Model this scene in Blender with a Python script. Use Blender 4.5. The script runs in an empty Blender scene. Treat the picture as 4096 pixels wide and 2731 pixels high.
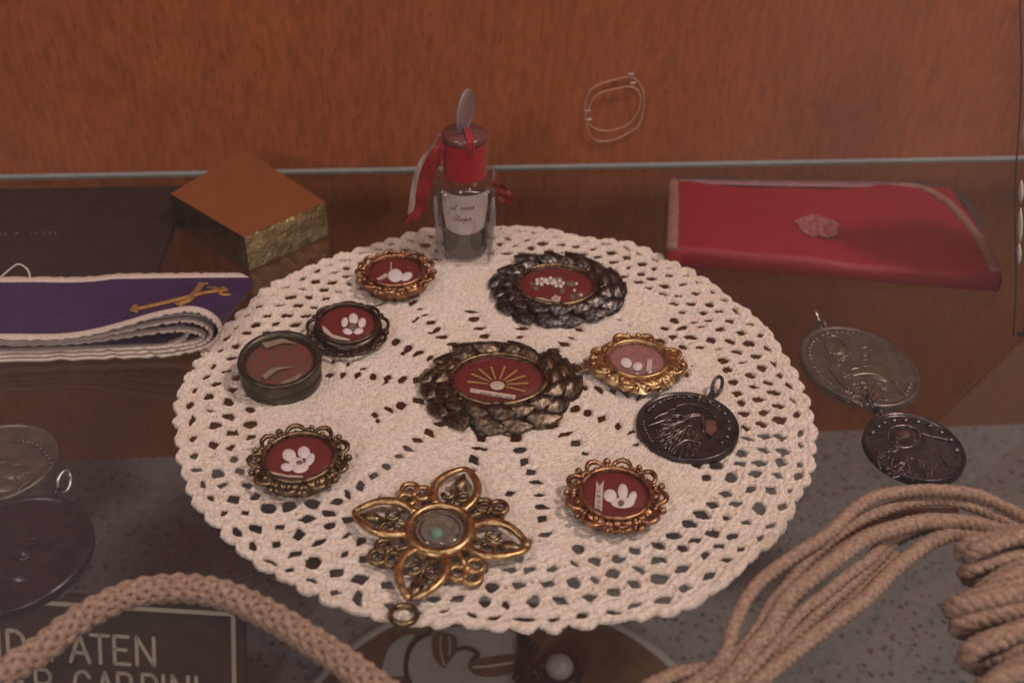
import bpy, bmesh, math, random
import numpy as np
from mathutils import Matrix, Vector
random.seed(7); RNG = np.random.default_rng(11)
S = bpy.context.scene
COL = S.collection
R = math.radians

# ------------------------------------------------------------------ camera
PW, PH, FPX = 4096.0, 2731.0, 4200.0            # the photograph's size and focal length in its pixels
PITCH, ROLL, YAW, CAMZ = R(36.6), R(1.5), R(-5.5), 0.219
def _rotz(v, a):
    c, s = math.cos(a), math.sin(a)
    return np.array([c*v[0]-s*v[1], s*v[0]+c*v[1], v[2]])
_R0, _U0, _F0 = np.array([1., 0, 0]), np.array([0, math.sin(PITCH), math.cos(PITCH)]), np.array([0, math.cos(PITCH), -math.sin(PITCH)])
CR = _rotz(math.cos(ROLL)*_R0 + math.sin(ROLL)*_U0, YAW)
CU = _rotz(-math.sin(ROLL)*_R0 + math.cos(ROLL)*_U0, YAW)
CF = _rotz(_F0, YAW)
CAM = np.array([0, 0, CAMZ])
cd = bpy.data.cameras.new('camera'); cam = bpy.data.objects.new('camera', cd); COL.objects.link(cam)
m = Matrix(((CR[0], CU[0], -CF[0], CAM[0]), (CR[1], CU[1], -CF[1], CAM[1]), (CR[2], CU[2], -CF[2], CAM[2]), (0, 0, 0, 1)))
cam.matrix_world = m
cd.sensor_width = 36.0; cd.lens = 36.0*FPX/PW; cd.clip_start = 0.01; cd.clip_end = 50
cd.dof.use_dof = True; cd.dof.focus_distance = 0.335; cd.dof.aperture_fstop = 12.0
S.camera = cam

# ------------------------------------------------------------------ light (room light falling into the display case)
w = bpy.data.worlds.new('World'); S.world = w; w.use_nodes = True
bg = w.node_tree.nodes['Background']; bg.inputs[0].default_value = (1.0, .82, .80, 1); bg.inputs[1].default_value = 0.085
def area(name, loc, target, sx, sy, power, col):
    l = bpy.data.lights.new(name, 'AREA'); l.shape = 'RECTANGLE'; l.size = sx; l.size_y = sy; l.energy = power; l.color = col
    o = bpy.data.objects.new(name, l); COL.objects.link(o); o.location = loc
    o.rotation_euler = (Vector(target)-Vector(loc)).to_track_quat('-Z', 'Y').to_euler()
    return o
area('ceiling_light', (0.62, 0.12, 1.05), (0.05, 0.28, 0), 0.11, 0.11, 5.9, (1.0, .83, .755))
area('ceiling_light', (0.05, -0.10, 1.25), (0.0, 0.28, 0), 0.14, 0.14, 1.4, (1.0, .83, .77))
area('ceiling_light', (-0.60, 0.00, 1.10), (0.0, 0.28, 0), 0.14, 0.14, 2.0, (1.0, .83, .79))
area('front_veil_light', (0.67, -1.13, 1.13), (0.0, 0.2, 0.05), 0.20, 0.30, 3.7, (1.0, .83, .83))  # front light placed so its backscatter in the pane veils the left side
area('front_veil_light', (-0.69, -1.32, 0.79), (0.05, 0.3, 0.05), 0.20, 0.30, 4.9, (1.0, .83, .80))  # second front light, added so its backscatter veils the right side
S.view_settings.view_transform = 'Standard'; S.view_settings.look = 'None'; S.view_settings.exposure = 0.0; S.view_settings.gamma = 1.0
S.view_settings.use_curve_mapping = False
S.render.engine = 'CYCLES'
S.cycles.use_denoising = True; S.cycles.denoiser = 'OPENIMAGEDENOISE'; S.cycles.denoising_prefilter = 'ACCURATE'
S.cycles.max_bounces = 8; S.cycles.transparent_max_bounces = 24; S.cycles.caustics_reflective = False; S.cycles.caustics_refractive = False
S.cycles.sample_clamp_indirect = 3.0; S.cycles.sample_clamp_direct = 3.0

# ------------------------------------------------------------------ helpers
def ray(px, py):
    return CF + CR*((px-PW/2)/FPX) - CU*((py-PH/2)/FPX)
def at(px, py, z=0.0):
    r = ray(px, py); return CAM + r*((z-CAMZ)/r[2])
def aty(px, py, y):
    r = ray(px, py); return CAM + r*(y/r[1])
def proj(P):
    d = np.asarray(P)-CAM; k = d@CF
    return PW/2 + FPX*(d@CR)/k, PH/2 - FPX*(d@CU)/k

def tag(o, label=None, cat=None, group=None, kind=None):
    if label: o['label'] = label
    if cat: o['category'] = cat
    if group: o['group'] = group
    if kind: o['kind'] = kind
    return o
def thing(name, loc, label, cat, rz=0.0, group=None, rot=None):
    o = bpy.data.objects.new(name, None); COL.objects.link(o)
    o.empty_display_size = .005
    o.location = [float(v) for v in loc]; o.rotation_euler = rot if rot else (0, 0, rz)
    return tag(o, label, cat, group)

class MB:
    def __init__(s): s.v = []; s.f = []
    def add(s, v, f):
        b = len(s.v); s.v += [tuple(float(c) for c in p) for p in v]; s.f += [tuple(i+b for i in q) for q in f]; return s
    def build(s, name, mat, parent=None, smooth=True, bevel=None):
        me = bpy.data.meshes.new(name); me.from_pydata(s.v, [], s.f); me.update()
        bm = bmesh.new(); bm.from_mesh(me); bmesh.ops.recalc_face_normals(bm, faces=bm.faces)
        if bevel:
            es = [e for e in bm.edges if e.is_manifold and e.calc_face_angle(0) > .6]
            bmesh.ops.bevel(bm, geom=es, offset=bevel, segments=2, affect='EDGES', profile=.6)
        bm.to_mesh(me); bm.free()
        o = bpy.data.objects.new(name, me); COL.objects.link(o)
        if mat is not None: me.materials.append(mat)
        if smooth: me.polygons.foreach_set('use_smooth', [True]*len(me.polygons))
        if parent is not None: o.parent = parent
        return o
def box(x0, x1, y0, y1, z0, z1):
    v = [(x0,y0,z0),(x1,y0,z0),(x1,y1,z0),(x0,y1,z0),(x0,y0,z1),(x1,y0,z1),(x1,y1,z1),(x0,y1,z1)]
    return v, [(0,3,2,1),(4,5,6,7),(0,1,5,4),(1,2,6,5),(2,3,7,6),(3,0,4,7)]
def prism(poly, z0, z1):
    n = len(poly); v = [(p[0],p[1],z0) for p in poly]+[(p[0],p[1],z1) for p in poly]
    return v, [tuple(range(n-1,-1,-1)), tuple(range(n,2*n))]+[(i,(i+1)%n,n+(i+1)%n,n+i) for i in range(n)]
def rings(rs, n=48, mod=None, cap0=True, cap1=True, cx=0, cy=0):
    """stack of closed ellipses (a, b, z); mod(theta, k) scales the k-th ring"""
    v = []; f = []
    for k, (a, b, z) in enumerate(rs):
        for i in range(n):
            t = 2*math.pi*i/n; q = mod(t, k) if mod else 1.0
            v.append((cx+a*q*math.cos(t), cy+b*q*math.sin(t), z))
    for k in range(len(rs)-1):
        for i in range(n):
            j = (i+1) % n; f.append((k*n+i, k*n+j, (k+1)*n+j, (k+1)*n+i))
    if cap0: f.append(tuple(range(n-1,-1,-1)))
    if cap1: f.append(tuple(range((len(rs)-1)*n, len(rs)*n)))
    return v, f
def catmull(P, n, closed=False):
    P = [np.asarray(p, float) for p in P]
    out = []
    N = len(P); segs = N if closed else N-1
    for i in range(segs):
        if closed: a, b, c, d = P[(i-1)%N], P[i], P[(i+1)%N], P[(i+2)%N]
        else: a, b, c, d = P[max(i-1,0)], P[i], P[i+1], P[min(i+2,N-1)]
        for k in range(n):
            t = k/n
            out.append(.5*((2*b)+(c-a)*t+(2*a-5*b+4*c-d)*t*t+(3*b-a-3*c+d)*t**3))
    if not closed: out.append(P[-1])
    return np.array(out)
def resample(P, step):
    d = np.r_[0, np.cumsum(np.linalg.norm(np.diff(P, axis=0), axis=1))]
    n = max(3, int(d[-1]/step)); s = np.linspace(0, d[-1], n)
    return np.stack([np.interp(s, d, P[:, k]) for k in range(3)], 1), s
def frames(P, closed=False):
    T = np.gradient(P, axis=0) if not closed else (np.roll(P, -1, 0)-np.roll(P, 1, 0))
    T /= np.linalg.norm(T, axis=1)[:, None]+1e-12
    N = np.zeros_like(P); up = np.array([0, 0, 1.]) if abs(T[0][2]) < .9 else np.array([1., 0, 0])
    n = up-T[0]*(up@T[0]); n /= np.linalg.norm(n); N[0] = n
    for i in range(1, len(P)):
        n = n-T[i]*(n@T[i]); n /= np.linalg.norm(n)+1e-12; N[i] = n
    return T, N, np.cross(T, N)
def tube(P, r, sides=8, closed=False, flat=1.0):
    P = np.asarray(P, float); n = len(P); T, N, B = frames(P, closed)
    rr = np.broadcast_to(np.asarray(r, float), (n,))
    v = []; f = []
    for i in range(n):
        for k in range(sides):
            a = 2*math.pi*k/sides
            v.append(P[i]+rr[i]*(math.cos(a)*N[i]*flat+math.sin(a)*B[i]))
    m_ = n if closed else n-1
    for i in range(m_):
        j = (i+1) % n
        for k in range(sides):
            l = (k+1) % sides; f.append((i*sides+k, i*sides+l, j*sides+l, j*sides+k))
    if not closed: f += [tuple(range(sides-1,-1,-1)), tuple(range((n-1)*sides, n*sides))]
    return v, f
def ball(c, r, sz=1.0, nu=8, nv=5):
    v = [(c[0], c[1], c[2]-r*sz)]; f = []
    for j in range(1, nv):
        p = math.pi*j/nv
        for i in range(nu):
            a = 2*math.pi*i/nu; v.append((c[0]+r*math.sin(p)*math.cos(a), c[1]+r*math.sin(p)*math.sin(a), c[2]-r*sz*math.cos(p)))
    v.append((c[0], c[1], c[2]+r*sz)); L = len(v)-1
    for i in range(nu): f.append((0, 1+(i+1)%nu, 1+i)); f.append((L, L-nu+i, L-nu+(i+1)%nu))
    for j in range(nv-2):
        for i in range(nu):
            a = 1+j*nu+i; b = 1+j*nu+(i+1)%nu; f.append((a, b, b+nu, a+nu))
    return v, f
def disc_field(fn, a, b, nr=26, nt=84, skirt=None):
    """round relief: fn(x, y, rho, theta) -> z over an ellipse a x b, with a skirt down to z = skirt"""
    v = [(0, 0, fn(0, 0, 0, 0))]; f = []
    for k in range(1, nr+1):
        q = k/nr
        for i in range(nt):
            t = 2*math.pi*i/nt; x, y = a*q*math.cos(t), b*q*math.sin(t); v.append((x, y, fn(x, y, q, t)))
    for i in range(nt): f.append((0, 1+i, 1+(i+1)%nt))
    for k in range(nr-1):
        for i in range(nt):
            p = 1+k*nt+i; q = 1+k*nt+(i+1)%nt; f.append((p, p+nt, q+nt, q))
    if skirt is not None:
        base = len(v)
        for i in range(nt): t = 2*math.pi*i/nt; v.append((a*math.cos(t), b*math.sin(t), skirt))
        o = 1+(nr-1)*nt
        for i in range(nt): f.append((o+i, base+i, base+(i+1)%nt, o+(i+1)%nt))
    return v, f

# ------------------------------------------------------------------ materials
def nodes(name):
    mt = bpy.data.materials.new(name); mt.use_nodes = True; nt = mt.node_tree
    return mt, nt, nt.nodes['Principled BSDF']
def N(nt, t, **kw):
    n = nt.nodes.new(t)
    for k, v in kw.items():
        if k in n.inputs: n.inputs[k].default_value = v
        else: setattr(n, k, v)
    return n
def coords(nt, scale=(1, 1, 1), kind='Object'):
    tc = N(nt, 'ShaderNodeTexCoord'); mp = N(nt, 'ShaderNodeMapping'); mp.inputs['Scale'].default_value = scale
    nt.links.new(tc.outputs[kind], mp.inputs[0]); return mp.outputs[0]
def noise(nt, co, scale, detail=4, rough=.55, dist=0.0):
    n = N(nt, 'ShaderNodeTexNoise', Scale=scale, Detail=detail, Roughness=rough, Distortion=dist); nt.links.new(co, n.inputs['Vector']); return n.outputs['Fac']
def ramp(nt, fac, stops):
    r = N(nt, 'ShaderNodeValToRGB'); e = r.color_ramp.elements
    while len(e) < len(stops): e.new(.5)
    for i, (p, c) in enumerate(stops): e[i].position = p; e[i].color = (*c, 1) if len(c) == 3 else c
    nt.links.new(fac, r.inputs[0]); return r.outputs[0]
def bump(nt, fac, bsdf, strength=.3, dist=.0005):
    b = N(nt, 'ShaderNodeBump', Strength=strength, Distance=dist); nt.links.new(fac, b.inputs['Height']); nt.links.new(b.outputs[0], bsdf.inputs['Normal'])
def mixc(nt, fac, a, b, blend='MIX'):
    m_ = N(nt, 'ShaderNodeMix', data_type='RGBA', blend_type=blend)
    for inp, val in ((m_.inputs[0], fac), (m_.inputs[6], a), (m_.inputs[7], b)):
        if hasattr(val, 'is_output'): nt.links.new(val, inp)
        else: inp.default_value = val if not isinstance(val, tuple) else (*val, 1)
    return m_.outputs[2]
def mat(name, c1, c2=None, rough=.6, metal=0.0, scale=300, bumpk=.2, bdist=.0003, spec=.5, contrast=(.35, .65), sheen=0.0, rough2=None):
    mt, nt, b = nodes(name)
    b.inputs['Metallic'].default_value = metal; b.inputs['Specular IOR Level'].default_value = spec; b.inputs['Roughness'].default_value = rough
    co = coords(nt); f = noise(nt, co, scale)
    if sheen: b.inputs['Sheen Weight'].default_value = sheen
    nt.links.new(ramp(nt, f, [(contrast[0], c1), (contrast[1], c2 or c1)]), b.inputs['Base Color'])
    if rough2 is not None: nt.links.new(ramp(nt, f, [(contrast[0], (rough,)*3), (contrast[1], (rough2,)*3)]), b.inputs['Roughness'])
    if bumpk: bump(nt, noise(nt, co, scale*3.2, 3), b, bumpk, bdist)
    return mt
M = {}
def wood_mat():
    mt, nt, b = nodes('warm_wood_veneer')
    co = coords(nt, (1, 1, .22)); big = noise(nt, co, 14, 3); fine = noise(nt, co, 420, 5, .65)
    co2 = coords(nt, (1, 1, .30)); fl = noise(nt, co2, 700, 2, .5); fl2 = noise(nt, co2, 330, 3, .6)
    co3 = coords(nt, (1, 1, .6)); blotch = noise(nt, co3, 11, 3)
    base = ramp(nt, big, [(.3, (.385, .102, .030)), (.7, (.46, .130, .040))])
    base = mixc(nt, ramp(nt, blotch, [(.35, (.0,)*3), (.7, (.6,)*3)]), base, (.35, .108, .044))
    base = mixc(nt, ramp(nt, fine, [(.36, (.6,)*3), (.60, (0,)*3)]), base, (.23, .072, .028))
    base = mixc(nt, ramp(nt, fl2, [(.34, (.28,)*3), (.46, (0,)*3)]), base, (.185, .060, .026))
    base = mixc(nt, ramp(nt, fl, [(.30, (.45,)*3), (.38, (0,)*3)]), base, (.13, .045, .023))
    nt.links.new(base, b.inputs['Base Color']); b.inputs['Roughness'].default_value = .6; b.inputs['Specular IOR Level'].default_value = .2
    bump(nt, fine, b, .15, .0002)
    return mt
def laminate_mat():
    mt, nt, b = nodes('speckled_grey_laminate')
    co = coords(nt); base = ramp(nt, noise(nt, co, 300, 3), [(.3, (.275, .245, .265)), (.7, (.355, .315, .335))])
    for sc, col, off in ((150, (.05, .055, .105), 0), (175, (.10, .115, .075), 3.1), (165, (.22, .105, .085), 7.7), (125, (.09, .075, .095), 12.3)):
        mp = N(nt, 'ShaderNodeMapping'); mp.inputs['Location'].default_value = (off, off*.7, 0); nt.links.new(co, mp.inputs[0])
        vo = N(nt, 'ShaderNodeTexVoronoi', Scale=sc, Randomness=1.0); nt.links.new(mp.outputs[0], vo.inputs['Vector'])
        wob = N(nt, 'ShaderNodeMath', operation='ADD'); nt.links.new(vo.outputs['Distance'], wob.inputs[0])
        sub = N(nt, 'ShaderNodeMath', operation='MULTIPLY'); nt.links.new(noise(nt, mp.outputs[0], 420, 2), sub.inputs[0]); sub.inputs[1].default_value = .42
        nt.links.new(sub.outputs[0], wob.inputs[1])
        base = mixc(nt, ramp(nt, wob.outputs[0], [(.30, (.85,)*3), (.44, (0,)*3)]), base, col)
    nt.links.new(base, b.inputs['Base Color']); b.inputs['Roughness'].default_value = .45; b.inputs['Specular IOR Level'].default_value = .3
    return mt
def thin_glass(name, tint, refl=1.0, rough=0.0, ior=1.45):
    """architectural glass: see-through with the mirror share a pane of glass has"""
    mt, nt, b = nodes(name); nt.nodes.remove(b); out = nt.nodes['Material Output']
    tr = N(nt, 'ShaderNodeBsdfTransparent'); tr.inputs[0].default_value = (*tint, 1)
    gl = N(nt, 'ShaderNodeBsdfGlossy', Roughness=rough); gl.inputs[0].default_value = (refl, refl, refl, 1)
    fr = N(nt, 'ShaderNodeFresnel', IOR=ior); mx = N(nt, 'ShaderNodeMixShader')
    geo = N(nt, 'ShaderNodeNewGeometry')          # no mirror on the inner side of the sheet
    mu = N(nt, 'ShaderNodeMath', operation='MULTIPLY'); su = N(nt, 'ShaderNodeMath', operation='SUBTRACT'); su.inputs[0].default_value = 1.0
    nt.links.new(geo.outputs['Backfacing'], su.inputs[1]); nt.links.new(fr.outputs[0], mu.inputs[0]); nt.links.new(su.outputs[0], mu.inputs[1])
    nt.links.new(mu.outputs[0], mx.inputs[0]); nt.links.new(tr.outputs[0], mx.inputs[1]); nt.links.new(gl.outputs[0], mx.inputs[2]); nt.links.new(mx.outputs[0], out.inputs['Surface'])
    return mt
M['wood'] = wood_mat(); M['laminate'] = laminate_mat()
M['shelf'] = thin_glass('shelf_glass', (.845, .875, .845)); M['clear'] = thin_glass('clear_glass', (.95, .94, .93), rough=.05, ior=1.8)
M['crystal'] = thin_glass('bottle_glass', (.92, .91, .92), rough=.08, ior=1.75)
def frost_mat(k=.42):
    mt, nt, b = nodes('milky_thick_glass'); out = nt.nodes['Material Output']; b.inputs['Base Color'].default_value = (.45, .42, .43, 1); b.inputs['Roughness'].default_value = .15
    tr = N(nt, 'ShaderNodeBsdfTransparent'); tr.inputs[0].default_value = (.82, .80, .80, 1); mx = N(nt, 'ShaderNodeMixShader'); mx.inputs[0].default_value = k
    nt.links.new(tr.outputs[0], mx.inputs[1]); nt.links.new(b.outputs[0], mx.inputs[2]); nt.links.new(mx.outputs[0], out.inputs['Surface']); return mt
M['frost'] = frost_mat(); M['stopper'] = frost_mat(.24)
M['ground_edge'] = mat('ground_glass_edge', (.22, .25, .245), (.28, .31, .305), .5, 0, 200, .1)
def yarn_mat():
    mt, nt, b = nodes('cream_crochet_cotton')
    co = coords(nt); f = noise(nt, co, 900, 4); g = noise(nt, co, 120, 3)
    base = ramp(nt, f, [(.26, (.51, .41, .33)), (.58, (.82, .71, .60))])
    base = mixc(nt, ramp(nt, g, [(.52, (0,)*3), (.72, (.5,)*3)]), base, (.70, .53, .40))
    nt.links.new(base, b.inputs['Base Color']); b.inputs['Roughness'].default_value = .9; b.inputs['Specular IOR Level'].default_value = .1; b.inputs['Sheen Weight'].default_value = .15
    bump(nt, noise(nt, co, 2200, 3), b, .6, .0003); return mt
M['yarn'] = yarn_mat()
M['cord'] = mat('tan_cotton_cord', (.29, .180, .120), (.52, .350, .250), .9, 0, 900, .9, .0005, .08, sheen=.1)
M['gold'] = mat('worn_gilt_brass', (.33, .205, .085), (.70, .48, .23), .26, 1, 420, .25, .0002, rough2=.42)
M['copper'] = mat('coppery_gilt', (.23, .105, .05), (.56, .31, .16), .22, 1, 500, .3, .0002, rough2=.45)
M['bronze'] = mat('dark_gilt_bronze', (.085, .055, .032), (.36, .25, .13), .22, 1, 520, .3, .0002, rough2=.5)
M['darkbronze'] = mat('blackened_bronze', (.05, .034, .026), (.15, .10, .075), .22, 1, 480, .3, .0002, rough2=.5)
M['pewter'] = mat('tarnished_pewter', (.045, .038, .036), (.36, .31, .28), .30, 1, 520, .4, .0003, rough2=.42, contrast=(.46, .72))
M['brownpewter'] = mat('brown_tarnished_pewter', (.070, .050, .034), (.34, .25, .17), .30, 1, 520, .4, .0003, rough2=.42, contrast=(.44, .72))
M['medal'] = mat('aged_silver_medal', (.10, .078, .062), (.17, .135, .11), .36, .6, 260, .2, .0002)
M['blackmedal'] = mat('oxidised_black_medal', (.030, .026, .027), (.085, .072, .072), .27, .75, 330, .25, .0002)
M['medalhigh'] = mat('light_silver_high_points', (.20, .165, .135), (.36, .30, .25), .28, .85, 500, .2, .0002)  # raised lines in a lighter metal than the disc, for contrast
M['blackhigh'] = mat('light_black_high_points', (.10, .085, .082), (.32, .27, .25), .26, .9, 600, .2, .0002)  # raised lines lighter than the black disc, for contrast
M['steel'] = mat('bright_wire', (.4, .38, .37), (.55, .53, .5), .25, 1, 300, 0)
M['tin'] = mat('olive_dark_tin', (.055, .05, .034), (.115, .10, .07), .42, .9, 240, .2, .0002)
M['silk'] = mat('red_silk_ground', (.125, .008, .011), (.175, .015, .016), .6, 0, 900, .3, .0002, .3)
M['palesilk'] = mat('pale_red_silk', (.26, .10, .095), (.38, .18, .17), .6, 0, 500, .2)  # paler red silk, for the gold locket alone
M['tinsilk'] = mat('dull_red_silk', (.16, .032, .028), (.085, .065, .038), .6, 0, 260, .2, contrast=(.42, .62))
M['white'] = mat('white_paper_petal', (.74, .67, .68), (.82, .75, .75), .7, 0, 600, .1)
M['paper'] = mat('old_paper', (.52, .40, .32), (.64, .52, .44), .8, 0, 700, .15)
M['labelpaper'] = mat('pale_label_paper', (.68, .58, .54), (.76, .67, .62), .8, 0, 600, .1)
M['tinpaper'] = mat('stained_paper', (.20, .15, .10), (.30, .23, .16), .8, 0, 500, .2)
M['beadgrey'] = mat('dull_pearl', (.36, .33, .35), (.44, .40, .42), .35, 0, 300, 0)
M['straw'] = mat('gold_straw', (.45, .27, .07), (.60, .40, .14), .45, .3, 900, .2)
M['leafgreen'] = mat('olive_green_paint', (.10, .10, .04), (.17, .16, .07), .6, 0, 900, .1)
M['ink'] = mat('dark_ink', (.05, .03, .03), None, .7, 0, 300, 0)
M['redink'] = mat('red_brown_ink', (.30, .06, .04), None, .7, 0, 300, 0)
M['verdigris'] = mat('green_verdigris', (.14, .32, .22), (.10, .20, .15), .5, 0, 300, .2)
M['stone'] = mat('grey_brown_relic', (.10, .085, .075), (.20, .17, .15), .6, 0, 420, .4)
M['redthread'] = mat('red_silk_thread', (.34, .004, .007), (.44, .008, .010), .45, 0, 800, .2, .0002, .4, sheen=.2)
M['redribbon'] = mat('dark_red_ribbon', (.20, .010, .008), (.30, .016, .010), .5, 0, 500, .3, .0003, .4)
M['collar'] = mat('wine_dark_glass', (.13, .045, .042), (.18, .07, .065), .2, 0, 300, .05)
M['relicdust'] = mat('grey_dust', (.030, .028, .024), (.075, .068, .058), .9, 0, 500, .5, .0006, .1)
M['glassgrey'] = mat('ground_glass', (.30, .27, .27), (.38, .34, .34), .35, 0, 300, .1)
M['leather'] = mat('red_leather', (.215, .006, .011), (.26, .010, .016), .5, 0, 420, .35, .0004, .3)
M['leather_edge'] = mat('worn_brown_leather', (.20, .085, .06), (.27, .13, .10), .65, 0, 300, .3)
M['mauve'] = mat('faded_mauve_leather', (.17, .07, .075), (.24, .12, .12), .6, 0, 260, .2)
M['leather_dark'] = mat('dark_leather_lining', (.03, .022, .022), (.05, .035, .03), .7, 0, 300, .2)
M['stamp'] = mat('worn_silver_stamp', (.22, .022, .030), (.30, .13, .14), .6, 0, 520, .2, contrast=(.40, .6))
M['goldfoil'] = mat('smooth_gold_foil', (.92, .74, .42), (.95, .79, .48), .26, 1, 60, .02, .0001)
M['goldemboss'] = mat('embossed_gold_card', (.48, .38, .17), (.78, .64, .34), .38, 1, 180, .9, .0012, rough2=.5)
M['goldshade'] = mat('shaded_gold_card', (.30, .23, .11), (.42, .32, .16), .3, 1, 140, .6, .0008)  # darker gold copy, shade of the left side put into the colour
M['purple'] = mat('purple_satin', (.036, .014, .062), (.050, .020, .082), .55, 0, 500, .25, .0002, .25)
M['trim'] = mat('cream_woven_trim', (.56, .44, .37), (.74, .62, .54), .9, 0, 1200, .6, .0004, .1)
M['lining'] = mat('white_satin_lining', (.68, .62, .62), (.76, .70, .70), .5, 0, 500, .2)
M['embroidery'] = mat('old_gold_embroidery', (.36, .17, .03), (.55, .32, .10), .45, .4, 1100, .6, .0004)
M['plate_brown'] = mat('dark_brown_plaque', (.052, .034, .026), (.075, .050, .038), .42, 0, 160, .05)
M['plate_dark'] = mat('near_black_plate', (.020, .013, .010), (.030, .020, .016), .45, 0, 160, .05, spec=.25)
M['engraved'] = mat('cream_engraving', (.66, .55, .45), (.74, .63, .52), .7, 0, 300, .05)
M['faint'] = mat('faint_engraving', (.13, .095, .08), None, .6, 0, 300, 0)
M['inlaybrown'] = mat('brown_inlay', (.155, .085, .055), (.20, .115, .075), .45, 0, 220, .1)
M['inlaygrey'] = mat('pale_grey_inlay', (.46, .43, .45), (.53, .49, .51), .45, 0, 180, .05)
M['ringline'] = mat('lens_ring_line', (.55, .31, .20), (.66, .40, .27), .3, 0, 300, 0)  # pale line colour standing in for a lens reflection
M['card'] = mat('pale_card', (.50, .43, .36), (.58, .50, .42), .8, 0, 200, .05)

# ------------------------------------------------------------------ the display case
WALLY, FLOORZ = 0.4325, -0.1745
o = MB().add(*box(-.75, .85, WALLY, WALLY+.02, FLOORZ-.02, .62)).build('back_wall', M['wood'], smooth=False)
tag(o, 'warm orange brown wood veneer back panel of the case', kind='structure')
o = MB().add(*box(-.75, .85, .086, WALLY, FLOORZ-.02, FLOORZ)).build('floor', M['laminate'], smooth=False)
tag(o, 'speckled grey laminate floor of the case seen through the glass shelf', kind='structure')
sh = thing('glass_shelf', (0, .13, -.006), 'clear glass shelf holding the doily and relics', 'glass shelf')
MB().add(*box(-.72, .80, -.030, .2930, 0, .006)).build('glass_sheet', M['shelf'], sh, smooth=False)
MB().add(*box(-.72, .80, .2932, .2962, .0048, .0062)).build('back_edge', M['ground_edge'], sh, smooth=False)

def veil_pane_mat():
    mt, nt, b = nodes('veil_pane'); nt.nodes.remove(b)
    vol = N(nt, 'ShaderNodeVolumePrincipled', Density=5.0, Anisotropy=-.80); vol.inputs['Color'].default_value = (1, .90, .90, 1)  # even backscattering volume, stands in for the pane's reflections
    nt.links.new(vol.outputs[0], nt.nodes['Material Output'].inputs['Volume']); return mt
fpn = MB().add(*box(-.75, .85, .0900, .0930, FLOORZ-.02, .62)).build('front_pane', veil_pane_mat(), smooth=False)
tag(fpn, 'front pane of the display case with a veil in place of its reflections', kind='structure')

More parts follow.
